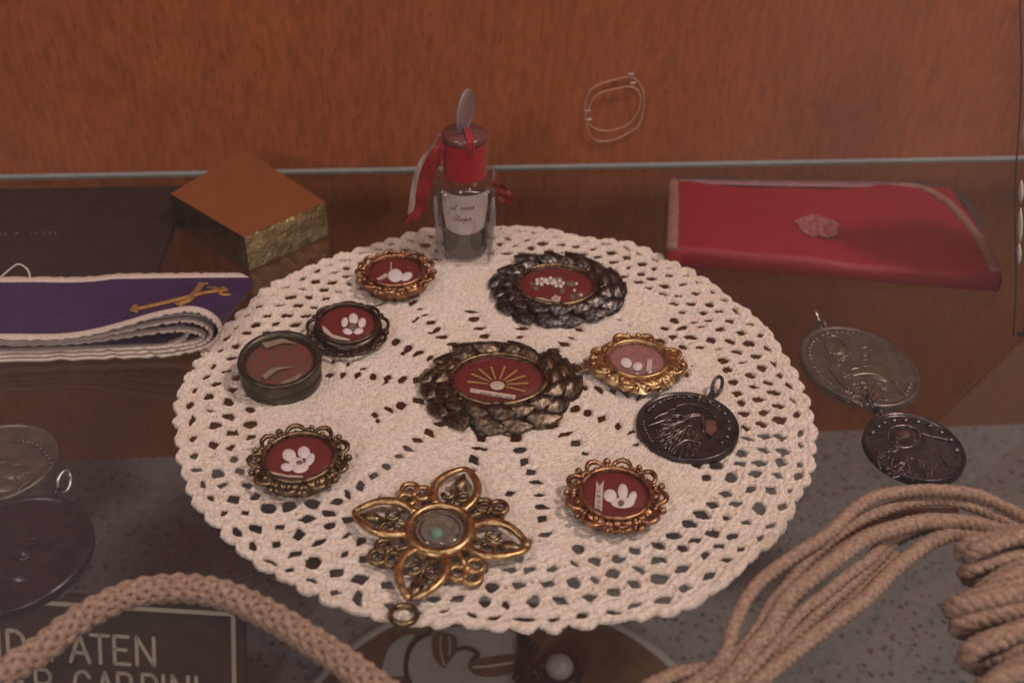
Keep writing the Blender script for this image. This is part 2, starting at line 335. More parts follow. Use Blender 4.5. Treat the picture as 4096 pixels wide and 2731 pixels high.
# ------------------------------------------------------------------ lace doily
DC = at(1996, 1528)+np.array([0, -.0016, 0])
FOUR = [.1014, -.0003, -.0012, -.0004, 0, -.001, -.001, -.0006, .0004]
def value_noise(shape, cell, seed):
    g = np.random.default_rng(seed); ny, nx = shape; a = g.random((ny//cell+3, nx//cell+3))
    y = np.arange(ny)/cell; x = np.arange(nx)/cell; iy = y.astype(int); ix = x.astype(int)
    fy = (y-iy)[:, None]; fx = (x-ix)[None, :]; fy = fy*fy*(3-2*fy); fx = fx*fx*(3-2*fx)
    A = a[iy][:, ix]; B = a[iy][:, ix+1]; C_ = a[iy+1][:, ix]; D = a[iy+1][:, ix+1]
    return (A*(1-fx)+B*fx)*(1-fy)+(C_*(1-fx)+D*fx)*fy
def doily():
    st = .00031; h = .112; n = int(2*h/st)
    ax = np.linspace(-h, h, n); X, Y = np.meshgrid(ax, ax)
    wob = .0012
    Xw = X+wob*2*(value_noise(X.shape, 50, 3)-.5)+.0011*(value_noise(X.shape, 11, 31)-.5)+.0005*(value_noise(X.shape, 5, 33)-.5); Yw = Y+wob*2*(value_noise(X.shape, 50, 4)-.5)+.0011*(value_noise(X.shape, 11, 32)-.5)+.0005*(value_noise(X.shape, 5, 34)-.5)
    r = np.hypot(Xw, Yw); th = np.arctan2(Yw, Xw)
    Re = np.full_like(r, FOUR[0])
    for k in range(1, 5): Re += FOUR[2*k-1]*np.cos(k*th)+FOUR[2*k]*np.sin(k*th)
    NC = 84
    ph = th*NC/(2*math.pi)
    amp = np.interp(th, np.linspace(-math.pi, math.pi, NC+1), np.random.default_rng(2).uniform(.5, 1.25, NC+1))
    drift = np.interp(th, np.linspace(-math.pi, math.pi, 29), np.r_[(lambda q: np.r_[q, q[0]])(np.random.default_rng(5).uniform(-.0014, .0012, 28))])
    scal = .0026*amp*np.interp(th, np.linspace(-math.pi, math.pi, 17), np.r_[.9, .5, 1, .35, .8, .45, .3, .9, .5, .4, 1, .8, .5, 1, .6, .9, .9])*(np.abs(np.cos(math.pi*ph))**.8-.45)+drift
    s = (Re+scal-r)
    holes = []
    def Rof(t): return FOUR[0]+sum(FOUR[2*k-1]*math.cos(k*t)+FOUR[2*k]*math.sin(k*t) for k in range(1, 5))
    g = random.Random(5)
    # net: rows of staggered gaps inside the edging, deeper between the petals
    spk = [R(-84+25.714*k) for k in range(14)]
    long_spk = [spk[k] for k in range(0, 14, 2)]
    def spoke_d(t): return min(abs((t-q+math.pi) % (2*math.pi)-math.pi) for q in long_spk)
    rows = [.0042, .0097, .0154, .0211, .0268, .0323, .0376]
    for j, dr in enumerate(rows):
        for i in range(NC):
            t = 2*math.pi*(i+.5*(j % 2))/NC+g.gauss(0, .006)
            rr = Rof(t)-dr+g.gauss(0, .0004)
            d = spoke_d(t)/(math.pi/7)               # 0 on a long spoke, 1 on a petal's axis
            lim = .0225+.0165*max(0, 1-d*2.0)
            if dr > lim: continue
            if j >= 4 and g.random() < .12: continue
            sc = rr/.1
            if j == 0: a, b = .0024*g.uniform(.6, 1.1), .00115*g.uniform(.6, 1.2)
            else: a, b = .00240*sc*g.uniform(.74, 1.18), .00205*g.uniform(.74, 1.15)*(1 if dr < .027 else .85)
            if j > 0 and g.random() < .09: a *= .5
            holes.append((rr*math.cos(t), rr*math.sin(t), a, b, t+math.pi/2+g.gauss(0, .30), g.uniform(1.0, 1.7)))
            if j > 0 and g.random() < .6:
                t2 = t+math.pi/NC+g.gauss(0, .004); rr2 = rr+g.gauss(0, .0005)
                holes.append((rr2*math.cos(t2), rr2*math.sin(t2), .00034, .0003, g.uniform(0, 3), 2))
    # lines of gaps that radiate from the middle between the petals
    for k, q in enumerate(spk):
        rr = .0225; r1 = .046 if k % 2 else .070
        while rr < r1:
            t = q+.10*math.sin((rr-.02)*60+k)*(.3 if k % 2 == 0 else .7)
            big = 1.0 if rr < .042 else .85
            holes.append((rr*math.cos(t), rr*math.sin(t), .0024*big*g.uniform(.75, 1.15), .00155*big*g.uniform(.7, 1.15), t+math.pi/2+g.gauss(0, .35), g.uniform(.95, 1.6)))
            if g.random() < .22: holes.append((rr*math.cos(t+.07), rr*math.sin(t+.07), .0013, .0008, t+math.pi/2+g.gauss(0, .5), 1.2))
            rr += g.uniform(.0043, .0056)
    for k in range(14):                              # a few eyelets on the petals' shoulders
        for sgn in (-1, 1):
            for i in range(4):
                rr = .046+i*.0056; t = spk[k]+sgn*(.10+.018*i)
                if g.random() < .80: continue
                holes.append((rr*math.cos(t), rr*math.sin(t), .0015*g.uniform(.7, 1.3), .0009*g.uniform(.7, 1.3), t+math.pi/2+g.gauss(0, .4), 1.2))
    for i in range(150):
        rr = .1*math.sqrt(g.random()); t = g.uniform(-math.pi, math.pi)
        holes.append((rr*math.cos(t), rr*math.sin(t), g.uniform(.0002, .0005), g.uniform(.00018, .0003), g.uniform(0, 3), 2))
    net = np.zeros_like(r)
    for (hx, hy, a, b, rot, p) in holes:
        w_ = .0065; i0 = max(0, int((hx-w_+h)/st)); i1 = min(n, int((hx+w_+h)/st)+2); j0 = max(0, int((hy-w_+h)/st)); j1 = min(n, int((hy+w_+h)/st)+2)
        if i1 <= i0 or j1 <= j0: continue
        dx = Xw[j0:j1, i0:i1]-hx; dy = Yw[j0:j1, i0:i1]-hy; c, s_ = math.cos(rot), math.sin(rot)
        u = np.abs(dx*c+dy*s_)/a; v = np.abs(-dx*s_+dy*c)/b
        d = ((u**p+v**p+1e-9)**(1/p)-1)*min(a, b)
        s[j0:j1, i0:i1] = np.minimum(s[j0:j1, i0:i1], d)
    # yarn height: rounded threads with stitch bumps
    prof = np.sqrt(np.clip(s/.0012, 0, 1))
    rowph = r/.00118
    st1 = .5+.5*np.cos(2*math.pi*rowph)
    cnt = np.maximum(8, np.round(2*math.pi*np.floor(rowph)*.00118/.00125))
    st2 = .5+.5*np.cos(th*cnt+np.floor(rowph)*math.pi)
    nz = value_noise(X.shape, 3, 8); nz2 = value_noise(X.shape, 9, 9); nz3 = value_noise(X.shape, 90, 12)
    zz = .0002+.00105*prof+prof*(.00040*st1*(.25+.75*st2)+.00030*(nz-.5)+.00016*(nz2-.5))
    tt = np.clip(s/.00115, 0, 3); strand = np.sqrt(np.abs(np.sin(math.pi*np.clip(tt, 0, 1.0))))*(tt < 1)+(.62+.38*np.sqrt(np.abs(np.sin(math.pi*(tt-1)/1.2)))*(tt < 2.2))*(tt >= 1)
    netmix = np.clip((r-(Re-.0265))/.004, 0, 1)
    twist = .00030*(value_noise(X.shape, 3, 41)-.5)+.00022*np.cos(th*r/.0016*6.28*.16+r/.0011*4.0)
    znet = .0002+.00125*strand+twist*np.clip(s/.0006, 0, 1)
    zz = zz*(1-netmix)+znet*netmix
    edge = np.exp(-((Re+scal-r-.0014)/.0012)**2)
    zz += prof*.00025*edge
    rim = np.clip((r-.055)/.05, 0, 1)
    zz += .0012*rim*np.clip(nz3-.35, 0, 1)*2+.0009*np.exp(-((X*math.cos(-.3)+Y*math.sin(-.3)-.012)/.004)**2)*np.clip((-Y-.03)/.05, 0, 1)
    gy, gx = np.gradient(s, st)
    g2 = gx*gx+gy*gy+1e-9
    inside = s > 0
    q = np.clip(-s, 0, .0004)
    Xm = np.where(inside, X, X+np.clip(q*gx/g2, -.0004, .0004)); Ym = np.where(inside, Y, Y+np.clip(q*gy/g2, -.0004, .0004))
    keepq = inside[:-1, :-1].astype(int)+inside[1:, :-1]+inside[:-1, 1:]+inside[1:, 1:] >= 2
    jj, ii = np.nonzero(keepq)
    V = np.stack([Xm, Ym, zz], -1).reshape(-1, 3)
    base = jj*n+ii
    Q = np.stack([base, base+1, base+n+1, base+n], 1)
    # regions: scalloped edge, netting, one petal between each two long lines
    cx = Xw[jj, ii]; cy = Yw[jj, ii]; rq = np.hypot(cx, cy); tq = np.arctan2(cy, cx); Rq = Re[jj, ii]
    k = np.floor(((tq-long_spk[0]) % (2*math.pi))/(2*math.pi/7)).astype(int) % 7
    dq = np.abs(((tq-long_spk[0]) % (2*math.pi/7))/(2*math.pi/7)-.5)*2   # 1 on spoke
    reg = np.where(Rq-rq < .0036, 8, np.where(Rq-rq < .0225+.0170*np.clip(1-(1-dq)*2.0, 0, 1), 7, np.where(rq < .024, 9, k)))
    root = thing('lace_doily', DC+np.array([0, 0, .0003]), 'round cream crocheted lace doily with scalloped edge on the glass shelf', 'doily')
    names = {8: 'scalloped_edge', 7: 'netting', 9: 'centre_medallion'}
    for g_ in range(10):
        sel = Q[reg == g_]
        if len(sel) == 0: continue
        uniq, inv = np.unique(sel, return_inverse=True)
        me = bpy.data.meshes.new(names.get(g_, 'petal'))
        me.vertices.add(len(uniq)); me.vertices.foreach_set('co', V[uniq].astype(np.float32).ravel())
        nf = len(sel); me.loops.add(nf*4); me.polygons.add(nf)
        me.loops.foreach_set('vertex_index', inv.reshape(-1).astype(np.int32))
        me.polygons.foreach_set('loop_start', np.arange(0, nf*4, 4, dtype=np.int32))
        me.polygons.foreach_set('use_smooth', np.ones(nf, bool))
        me.update(); me.validate()
        me.materials.append(M['yarn'])
        ob = bpy.data.objects.new(names.get(g_, 'petal'), me); COL.objects.link(ob); ob.parent = root
    return root
doily()
LZ = .0015                                            # top of the lace

# ------------------------------------------------------------------ small reliquaries
class Inside:
    """draws the contents of a relic window from positions in a cut-out of the photograph: origin, scale"""
    def __init__(s, root, ox, oy, k, z):
        s.root, s.o, s.k, s.z = root, (ox, oy), k, z
        s.c = np.array(root.location)
        s.inv = Matrix.Rotation(-root.rotation_euler[2], 3, 'Z')
    def pt(s, x, y, dz=0):
        p = at(s.o[0]+x/s.k, s.o[1]+y/s.k, s.c[2]+s.z+dz)-s.c
        return np.array(s.inv @ Vector(p))
    def ell(s, x, y, rx, ry, rot=0, dz=.0003, h=.0005, n=14):
        c = s.pt(x, y, dz); P = [s.pt(x+rx*math.cos(t)*math.cos(rot)-ry*math.sin(t)*math.sin(rot), y+rx*math.cos(t)*math.sin(rot)+ry*math.sin(t)*math.cos(rot), dz) for t in [2*math.pi*i/n for i in range(n)]]
        v = [(c[0], c[1], c[2]+h)]+[tuple(c+(p-c)*.75+np.array([0, 0, h*.75])) for p in P]+[tuple(p) for p in P]
        f = [(0, 1+i, 1+(i+1)%n) for i in range(n)]+[(1+i, 1+n+i, 1+n+(i+1)%n, 1+(i+1)%n) for i in range(n)]
        return v, f
    def poly(s, pts, dz=.0003, h=.0004):
        P = [s.pt(x, y, dz) for x, y in pts]; return prism(P, P[0][2], P[0][2]+h)

def window(root, rgx, rgy, z, silk, metal, bez=.0007, dome=.0012):
    MB().add(*rings([(rgx, rgy, z-.0008), (rgx, rgy, z)], 40)).build('silk_ground', silk, root, smooth=False)
    t = np.linspace(0, 2*math.pi, 56, endpoint=False)
    P = np.stack([(rgx+bez*.6)*np.cos(t), (rgy+bez*.6)*np.sin(t), np.full_like(t, z+.0012)], 1)
    MB().add(*tube(P, bez, 8, True)).build('bezel', metal, root)
    rs = [(rgx, rgy, z+.0010), (rgx*.9, rgy*.9, z+.0010+dome*.45), (rgx*.65, rgy*.65, z+.0010+dome*.8), (rgx*.3, rgy*.3, z+.0010+dome)]
    MB().add(*rings(rs, 40, cap0=False)).build('glass', M['clear'], root)

def flower(ins, petals, centre=None, cmat='stone'):
    fl = None
    for (x, y, rx, ry, rot) in petals:
        ob = MB().add(*ins.ell(x, y, rx, ry, rot))
        if fl is None: fl = bpy.data.objects.new('flower', None); COL.objects.link(fl); fl.parent = ins.root
        ob.build('petal', M['white'], fl)
    if centre: MB().add(*ins.ell(*centre, 0, dz=.0009, h=.0002)).build('flower_centre', M[cmat], fl)

def base_case(root, r, h, metal, lip=.0):
    MB().add(*rings([(r*.96, r*.96, 0), (r, r, .0006), (r, r, h-.0006), (r*.97, r*.97, h)], 56)).build('case', metal, root)

def scroll_frame(root, rg, ro, z, metal, n=9, seed=0, gap=None):
    """a flat flange carrying C-scrolls with a bead at each end"""
    g = random.Random(seed)
    fl = lambda t, k: 1+(.035*math.cos(n*t)+.015*math.cos(2*n*t+1) if k in (1, 2) else 0)
    MB().add(*rings([(rg*.98, rg*.98, z-.0016), (ro*.90, ro*.90, z-.0014), (ro*.91, ro*.91, z-.0006), (rg*1.06, rg*1.06, z+.0006), (rg*1.0, rg*1.0, z+.0006)], 72, fl, cap0=False, cap1=False)).build('flange', metal, root)
    mb = MB()
    for i in range(n):
        t0 = 2*math.pi*i/n; dt = 2*math.pi/n
        pts = []
        for k in range(15):
            u = k/14; t = t0+dt*(.10+.80*u); rr = rg*1.09+(ro-rg*1.10)*math.sin(math.pi*u)**.7*g.uniform(.95, 1.0)
            pts.append((rr*math.cos(t), rr*math.sin(t), z+.0002+.0005*math.sin(math.pi*u)))
        mb.add(*tube(np.array(pts), [.00045+.0004*math.sin(math.pi*k/14) for k in range(15)], 7))
        for e, q in ((.06, 1.12), (.94, 1.12), (.5, 1.14)):
            t = t0+dt*e; rr = rg*q+(.0004 if e == .5 else .0012)
            mb.add(*ball((rr*math.cos(t), rr*math.sin(t), z+.0004), .00085*g.uniform(.85, 1.2)))
        t = t0+dt*1.0; rr = ro*.965
        mb.add(*ball((rr*math.cos(t), rr*math.sin(t), z), .0011*g.uniform(.85, 1.15)))
    mb.build('scrollwork', metal, root)

def theca(px, py, label, rg=.0100, ro=.0148, h=.0046, metal='copper', n=9, seed=0, name='relic_locket', silk='silk', rot=0.0):
    p = at(px, py, h+LZ); c = (p[0], p[1], LZ-.0004)
    root = thing(name, c, label, 'locket', rot, 'small round relic lockets on the doily')
    base_case(root, rg*1.16, h-.0008, M[metal])
    scroll_frame(root, rg, ro, h, M[metal], n, seed)
    window(root, rg, rg, h, M[silk], M[metal])
    return root

# upper left, gilt, with a heart-shaped pair of petals
t1 = theca(1583, 1088, 'gilt locket beside the bottle with two white petals on red', .0099, .0146, .0056, 'copper', 9, 1)
i1 = Inside(t1, 1150, 950, 2.24, .0056)
flower(i1, [(965, 340, 66, 60, 0), (1065, 350, 58, 36, -.45)])
MB().add(*i1.poly([(885, 325), (905, 352), (820, 390), (795, 378)])).build('paper_strip', M['paper'], t1, smooth=False)
MB().add(*i1.poly([(924, 225), (932, 225), (934, 290), (922, 290)])).build('stem', M['paper'], t1, smooth=False)

# dark one with open loops
p = at(1388, 1290, .0066+LZ)
t2 = thing('relic_locket', (p[0], p[1], LZ-.0004), 'dark bronze locket with open looped border and five petalled white flower', 'locket', 0, 'small round relic lockets on the doily', rot=(R(5), R(2), 0))
base_case(t2, .0113, .0058, M['darkbronze'])
MB().add(*rings([(.0096, .0096, .0040), (.0118, .0118, .0042), (.0118, .0118, .0052), (.0104, .0104, .0066), (.0098, .0098, .0066)], 56, cap0=False, cap1=False)).build('flange', M['darkbronze'], t2)
for i in range(9):
    t = 2*math.pi*(i+.3)/9; cx, cy = .0120*math.cos(t), .0120*math.sin(t); mb = MB()
    a = np.linspace(0, 2*math.pi, 22, endpoint=False)
    P = np.stack([cx+.0020*np.cos(a)*math.cos(t)-.0033*np.sin(a)*math.sin(t), cy+.0020*np.cos(a)*math.sin(t)+.0033*np.sin(a)*math.cos(t), .0046+.0003*np.cos(a)], 1)
    mb.add(*tube(P, .00065, 6, True)); t += math.pi/9
    mb.add(*ball((.0132*math.cos(t), .0132*math.sin(t), .0046), .0011)); mb.build('loop', M['darkbronze'], t2)
window(t2, .0098, .0098, .0062, M['silk'], M['darkbronze'])
i2 = Inside(t2, 1150, 950, 2.24, .0062)
flower(i2, [(507, 752, 30, 40, .3), (585, 722, 42, 44, 0), (662, 752, 34, 42, .5), (533, 825, 44, 26, .1), (630, 820, 46, 25, -.2)], (577, 782, 40, 28))
MB().add(*i2.poly([(305, 795), (330, 800), (400, 860), (560, 895), (540, 908), (400, 890), (320, 840)])).build('paper_strip', M['paper'], t2, smooth=False)

# lower left
t3 = theca(1198, 1834, 'dark gilt beaded locket alone at the lower left with a big white flower', .0101, .0148, .0046, 'bronze', 9, 3)
i3 = Inside(t3, 950, 1680, 4.48, .0046)
flower(i3, [(925, 625, 125, 112, .2), (1190, 575, 112, 112, 0), (1300, 700, 75, 120, .5), (885, 840, 112, 76, .1), (1130, 850, 150, 95, -.2), (1050, 740, 130, 80, 0)], (1110, 752, 62, 36))
MB().add(*i3.poly([(590, 925), (660, 950), (900, 1000), (1170, 1010), (1180, 1040), (900, 1035), (640, 980)])).build('paper_strip', M['paper'], t3, smooth=False)

# lower right
t4 = theca(2463, 1978, 'coppery gilt locket at the lower right with white flower and notched paper strip', .0096, .0146, .0046, 'copper', 9, 5, rot=.2)
i4 = Inside(t4, 2230, 1820, 4.751, .0046)
flower(i4, [(1000, 765, 125, 122, .5), (1240, 690, 98, 150, 0), (1420, 800, 78, 125, .45), (1240, 900, 225, 105, 0)], (1210, 905, 62, 58))
st_ = MB().add(*i4.poly([(740, 490), (795, 600), (885, 490), (868, 640), (845, 1080), (700, 1015)])).build('paper_strip', M['paper'], t4, smooth=False)
mb = MB()
for y in (680, 760, 790, 860, 900, 960, 1010): mb.add(*i4.poly([(745, y), (810, y-6), (812, y+8), (747, y+14)], dz=.00072, h=.00003))
mb.build('lettering', M['ink'], st_, smooth=False)

# bright gilt, four-lobed, with a ring
p = at(2551, 1436, .0048+LZ)
t5 = thing('relic_locket', (p[0], p[1], LZ-.0004), 'bright gold locket with gadrooned four lobed frame and small ring right of centre', 'locket', R(-4), 'small round relic lockets on the doily')
lob = lambda t: 1+.045*math.cos(4*t)+.022*math.cos(2*t)+.012*math.cos(16*t)
MB().add(*rings([(.0118, .0118, 0), (.0128, .0128, .0007), (.0135, .0135, .0022), (.0150, .0146, .0026)], 72, lambda t, k: lob(t) if k == 3 else 1, cap1=False)).build('case', M['gold'], t5)
v = []; f = []; nr, nt_ = 12, 168
for k in range(nr+1):
    q = k/nr
    for i in range(nt_):
        t = 2*math.pi*i/nt_; rr = .0098+(.0158*lob(t)-.0098)*q
        sec = math.cos(2*t)**2; gad = .00055*abs(math.sin(14*t+8*q*math.cos(2*t)))*math.sin(math.pi*q)**.6
        v.append((rr*math.cos(t), rr*math.sin(t)*.97, .0040+.0008*math.sin(math.pi*min(1, q*1.15))**.8-.0010*q*q+gad*1.3))
for k in range(nr):
    for i in range(nt_):
        j = (i+1) % nt_; f.append((k*nt_+i, (k+1)*nt_+i, (k+1)*nt_+j, k*nt_+j))
MB().add(v, f).build('frame', M['gold'], t5)
mb = MB()
for c0 in range(4):
    for k in range(-3, 4):
        t = c0*math.pi/2+math.pi/4+k*.115; rr = .0146*lob(t)*(.93 if k % 2 else .86)
        mb.add(*ball((rr*math.cos(t), rr*math.sin(t)*.97, .0042), .0009 if k % 2 else .0012))
    for k in (-1, 1):
        t = c0*math.pi/2+k*.12; rr = .0150; mb.add(*ball((rr*math.cos(t), rr*math.sin(t)*.97, .0042), .0011))
        P = []
        for u in np.linspace(0, 1, 14):
            t = c0*math.pi/2+k*(.10+.50*u); rr = .0118+.0036*math.sin(math.pi*(.15+.8*u)); P.append((rr*math.cos(t), rr*math.sin(t)*.97, .0044))
        mb.add(*tube(np.array(P), [.0004+.0006*math.sin(math.pi*i/13) for i in range(14)], 7))
mb.build('scrollwork', M['gold'], t5)
window(t5, .0097, .0094, .0042, M['palesilk'], M['gold'], .0009, .0020)
a = np.linspace(0, 2*math.pi, 24, endpoint=False)
MB().add(*tube(np.stack([-.0182+.0020*np.cos(a), -.0008+.0020*np.sin(a), .0020+.0004*np.cos(a)], 1), .0006, 7, True)).build('ring', M['bronze'], t5)
i5 = Inside(t5, 2300, 1270, 2.613, .0042)
flower(i5, [(535, 470, 62, 50, .5), (655, 510, 52, 44, -.3)])
MB().add(*i5.poly([(755, 450), (810, 440), (800, 565), (740, 570)])).build('paper_strip', M['paper'], t5, smooth=False)

# ------------------------------------------------------------------ wreath reliquaries
def leaf_mesh(L, Wd, fold=.35, curl=.25, vein=.00025, nl=12, nw=8):
    v = []; f = []
    for i in range(nl+1):
        u = i/nl; wd = Wd*(math.sin(math.pi*u**.75)**.85)*(1-.05*abs(math.sin(u*14)))+.00015
        for j in range(nw+1):
            q = 2*j/nw-1
            z = fold*abs(q)**1.2*wd*-1+curl*L*math.sin(math.pi*u)*.35+vein*math.cos((u*9+abs(q)*2.2)*2*math.pi)*abs(q)
            v.append((u*L, q*wd, z))
    n1 = len(v); nw1 = nw+1
    for i in range(nl):
        for j in range(nw):
            a = i*nw1+j; f.append((a, a+1, a+nw1+1, a+nw1))
    v += [(x, y*.96, z-.0009) for (x, y, z) in v]
    for i in range(nl):
        for j in range(nw):
            a = n1+i*nw1+j; f.append((a, a+nw1, a+nw1+1, a+1))
    rim = [j for j in range(nw1)]+[i*nw1+nw for i in range(1, nl+1)]+[nl*nw1+j for j in range(nw-1, -1, -1)]+[i*nw1 for i in range(nl-1, 0, -1)]
    for k in range(len(rim)): p_, q_ = rim[k], rim[(k+1)%len(rim)]; f.append((p_, n1+p_, n1+q_, q_))
    me = MB().add(v, f); return me
def wreath(px, py, label, gx, gy, ox, oy, h, leafmat, basemat, seed, rot=0.0):
    p = at(px, py, h+LZ); root = thing('wreath_reliquary', (p[0], p[1], LZ-.0004), label, 'reliquary', rot, 'reliquaries framed by metal leaf wreaths')
    MB().add(*rings([(ox*.80, oy*.80, 0), (ox*.84, oy*.84, .001), (ox*.80, oy*.80, h*.55), (gx*1.16, gy*1.16, h+.0006), (gx*1.02, gy*1.02, h+.0010), (gx*1.0, gy*1.0, h-.001)], 64, lambda t, k: 1+.02*math.cos(13*t), cap1=False)).build('backing', M[leafmat], root)
    window(root, gx, gy, h, M['silk'], M[basemat], .0009, .0016)
    g = random.Random(seed)
    proto = [leaf_mesh(.0140, .0054, .55, .30, .0004).build('leaf', M[leafmat], root), leaf_mesh(.0120, .0046, .6, .33, .0004).build('leaf', M[leafmat], root)]
    first = [True, True]
    def put(kind, t, rr, turn, z, tilt, s, roll):
        if first[kind]: ob = proto[kind]; first[kind] = False
        else: ob = proto[kind].copy(); COL.objects.link(ob); ob.parent = root
        x, y = rr*ox*math.cos(t), rr*oy*math.sin(t); d = math.atan2(math.cos(t)*oy, -math.sin(t)*ox)   # tangent, counter-clockwise
        ob.location = (x, y, z); ob.rotation_euler = (roll, tilt, d+turn); ob.scale = (s, s, s)
    n = 15
    for i in range(n):                                # outer leaves sweep round, tips splayed outwards
        t = 2*math.pi*(i+.15*g.uniform(-1, 1))/n
        put(0, t, .88, -.22+g.uniform(-.16, .14), .0034, R(1)+g.uniform(-.08, .08), g.uniform(.82, .98)*ox/.0240, .12+g.uniform(-.22, .22))
    for i in range(n):                                # inner leaves
        t = 2*math.pi*(i+.5+.15*g.uniform(-1, 1))/n
        put(1, t, .765, -.02+g.uniform(-.15, .12), .0050, R(-1)+g.uniform(-.08, .08), g.uniform(.74, .88)*ox/.0240, .08+g.uniform(-.2, .2))
    mb = MB()                                         # small berries between the leaves
    for i in range(n*2):
        t = 2*math.pi*(i+.3)/(n*2); q = g.uniform(.68, .74)
        mb.add(*ball((q*ox*math.cos(t), q*oy*math.sin(t), h+.0006), g.uniform(.0006, .0011)))
    mb.build('berries', M[basemat], root)
    return root
w1 = wreath(1995, 1520, 'large bronze leaf wreath reliquary in the middle with straw sun rays', .0150, .0125, .0232, .0206, .0034, 'brownpewter', 'bronze', 3)
j1 = Inside(w1, 1500, 1250, 2.351, .0034)
sun = bpy.data.objects.new('sun_motif', None); COL.objects.link(sun); sun.parent = w1
MB().add(*j1.ell(1150, 685, 70, 43, 0, .0006, .0004)).build('sun_disc', M['paper'], sun)
for (x, y) in ((868, 655), (905, 582), (978, 535), (1092, 515), (1222, 512), (1335, 548), (1412, 598), (1442, 668), (1410, 745)):
    d = np.array([x-1150, (y-685)*1.6]); L = np.hypot(*d); nx, ny = -d[1]/L, d[0]/L/1.6
    k = .30; x0, y0 = 1150+(x-1150)*k, 685+(y-685)*k
    MB().add(*j1.poly([(x0+nx*7, y0+ny*7), (x+nx*11, y+ny*11), (x-nx*11, y-ny*11), (x0-nx*7, y0-ny*7)])).build('sun_ray', M['straw'], sun, smooth=False)
st_ = MB().add(*j1.poly([(900, 718), (1325, 785), (1315, 825), (890, 752)])).build('paper_strip', M['paper'], w1, smooth=False)
mb = MB(); g = random.Random(2)
for k in range(13):
    x = 990+k*24; y = 748+k*4.0
    if k in (5, 9): continue
    mb.add(*j1.poly([(x, y), (x+13, y+2), (x+12, y+g.uniform(12, 18)), (x-1, y+g.uniform(10, 16))], dz=.00072, h=.00003))
mb.build('lettering', M['ink'], st_, smooth=False)
w2 = wreath(2228, 1143, 'blackened silver leaf wreath reliquary behind with painted flower spray', .0138, .0126, .0226, .0206, .0032, 'pewter', 'bronze', 8)
j2 = Inside(w2, 1900, 950, 3.618, .0032)
def spray(x, y, r, pr, col='white'):
    fl = bpy.data.objects.new('flower', None); COL.objects.link(fl); fl.parent = w2
    for k in range(5):
        t = 2*math.pi*k/5+x; MB().add(*j2.ell(x+r*math.cos(t), y+r*.72*math.sin(t), pr, pr*.72, 0, n=9)).build('petal', M[col], fl)
    MB().add(*j2.ell(x, y, pr*.95, pr*.75, 0, .0006, .0003, n=9)).build('flower_centre', M['straw'], fl)
spray(945, 640, 58, 30); spray(1088, 630, 56, 30); spray(1215, 668, 60, 31); spray(1172, 888, 46, 30, 'paper')
for (x, y, rx, ry, q) in ((812, 660, 42, 26, .5), (882, 730, 38, 40, .3), (1212, 588, 72, 24, .1), (1390, 668, 72, 42, .2), (1262, 768, 36, 40, 0), (1412, 850, 34, 46, 0), (1510, 832, 30, 22, 0)):
    MB().add(*j2.ell(x, y, rx, ry, q, .0002, .0003, 10)).build('painted_leaf', M['leafgreen'], w2)
for (x, y) in ((1468, 668), (1438, 766), (1535, 830), (1012, 605)): MB().add(*j2.ell(x, y, 22, 18, 0, n=8)).build('bud', M['white'], w2)
MB().add(*j2.poly([(725, 868), (960, 885), (1270, 965), (1240, 1005), (900, 975)])).build('paper_strip', M['paper'], w2, smooth=False)

# ------------------------------------------------------------------ round tin
p = at(1115, 1434, .010)
tn = thing('round_tin', (p[0]+.0004, p[1]-.001, LZ+.0006), 'plain round dark tin with glazed lid at the left of the doily', 'tin', rot=(R(7), R(1), 0))
TR_ = .0133
MB().add(*rings([(TR_*.93, TR_*.93, 0), (TR_*.97, TR_*.97, .0008), (TR_*.97, TR_*.97, .0060)], 64)).build('base', M['tin'], tn)
MB().add(*rings([(TR_*.985, TR_*.985, .0058), (TR_, TR_, .0062), (TR_, TR_, .0092), (TR_*.985, TR_*.985, .0098), (TR_*.95, TR_*.95, .0101), (TR_*.86, TR_*.86, .0096), (TR_*.82, TR_*.82, .0086), (TR_*.80, TR_*.80, .0072)], 64, cap1=False)).build('lid_rim', M['tin'], tn)
MB().add(*rings([(TR_*.815, TR_*.815, .0070), (TR_*.81, TR_*.81, .0074)], 48)).build('silk_ground', M['tinsilk'], tn, smooth=False)
it = Inside(tn, 0, 900, 1.68, .0082)
for pts in ([(1760, 800), (1900, 770), (2000, 800), (1900, 795), (1790, 830)], [(1760, 990), (1830, 940), (1990, 930), (1860, 955), (1780, 1010)], [(1880, 1030), (1990, 985), (2040, 960), (1985, 1020), (1890, 1045)]):
    MB().add(*it.poly(pts, .0001, .0002)).build('paper_strip', M['tinpaper'], tn, smooth=False)
MB().add(*rings([(TR_*.82, TR_*.82, .0086), (TR_*.6, TR_*.6, .0089), (TR_*.2, TR_*.2, .0090)], 48, cap0=False)).build('glass', M['clear'], tn)

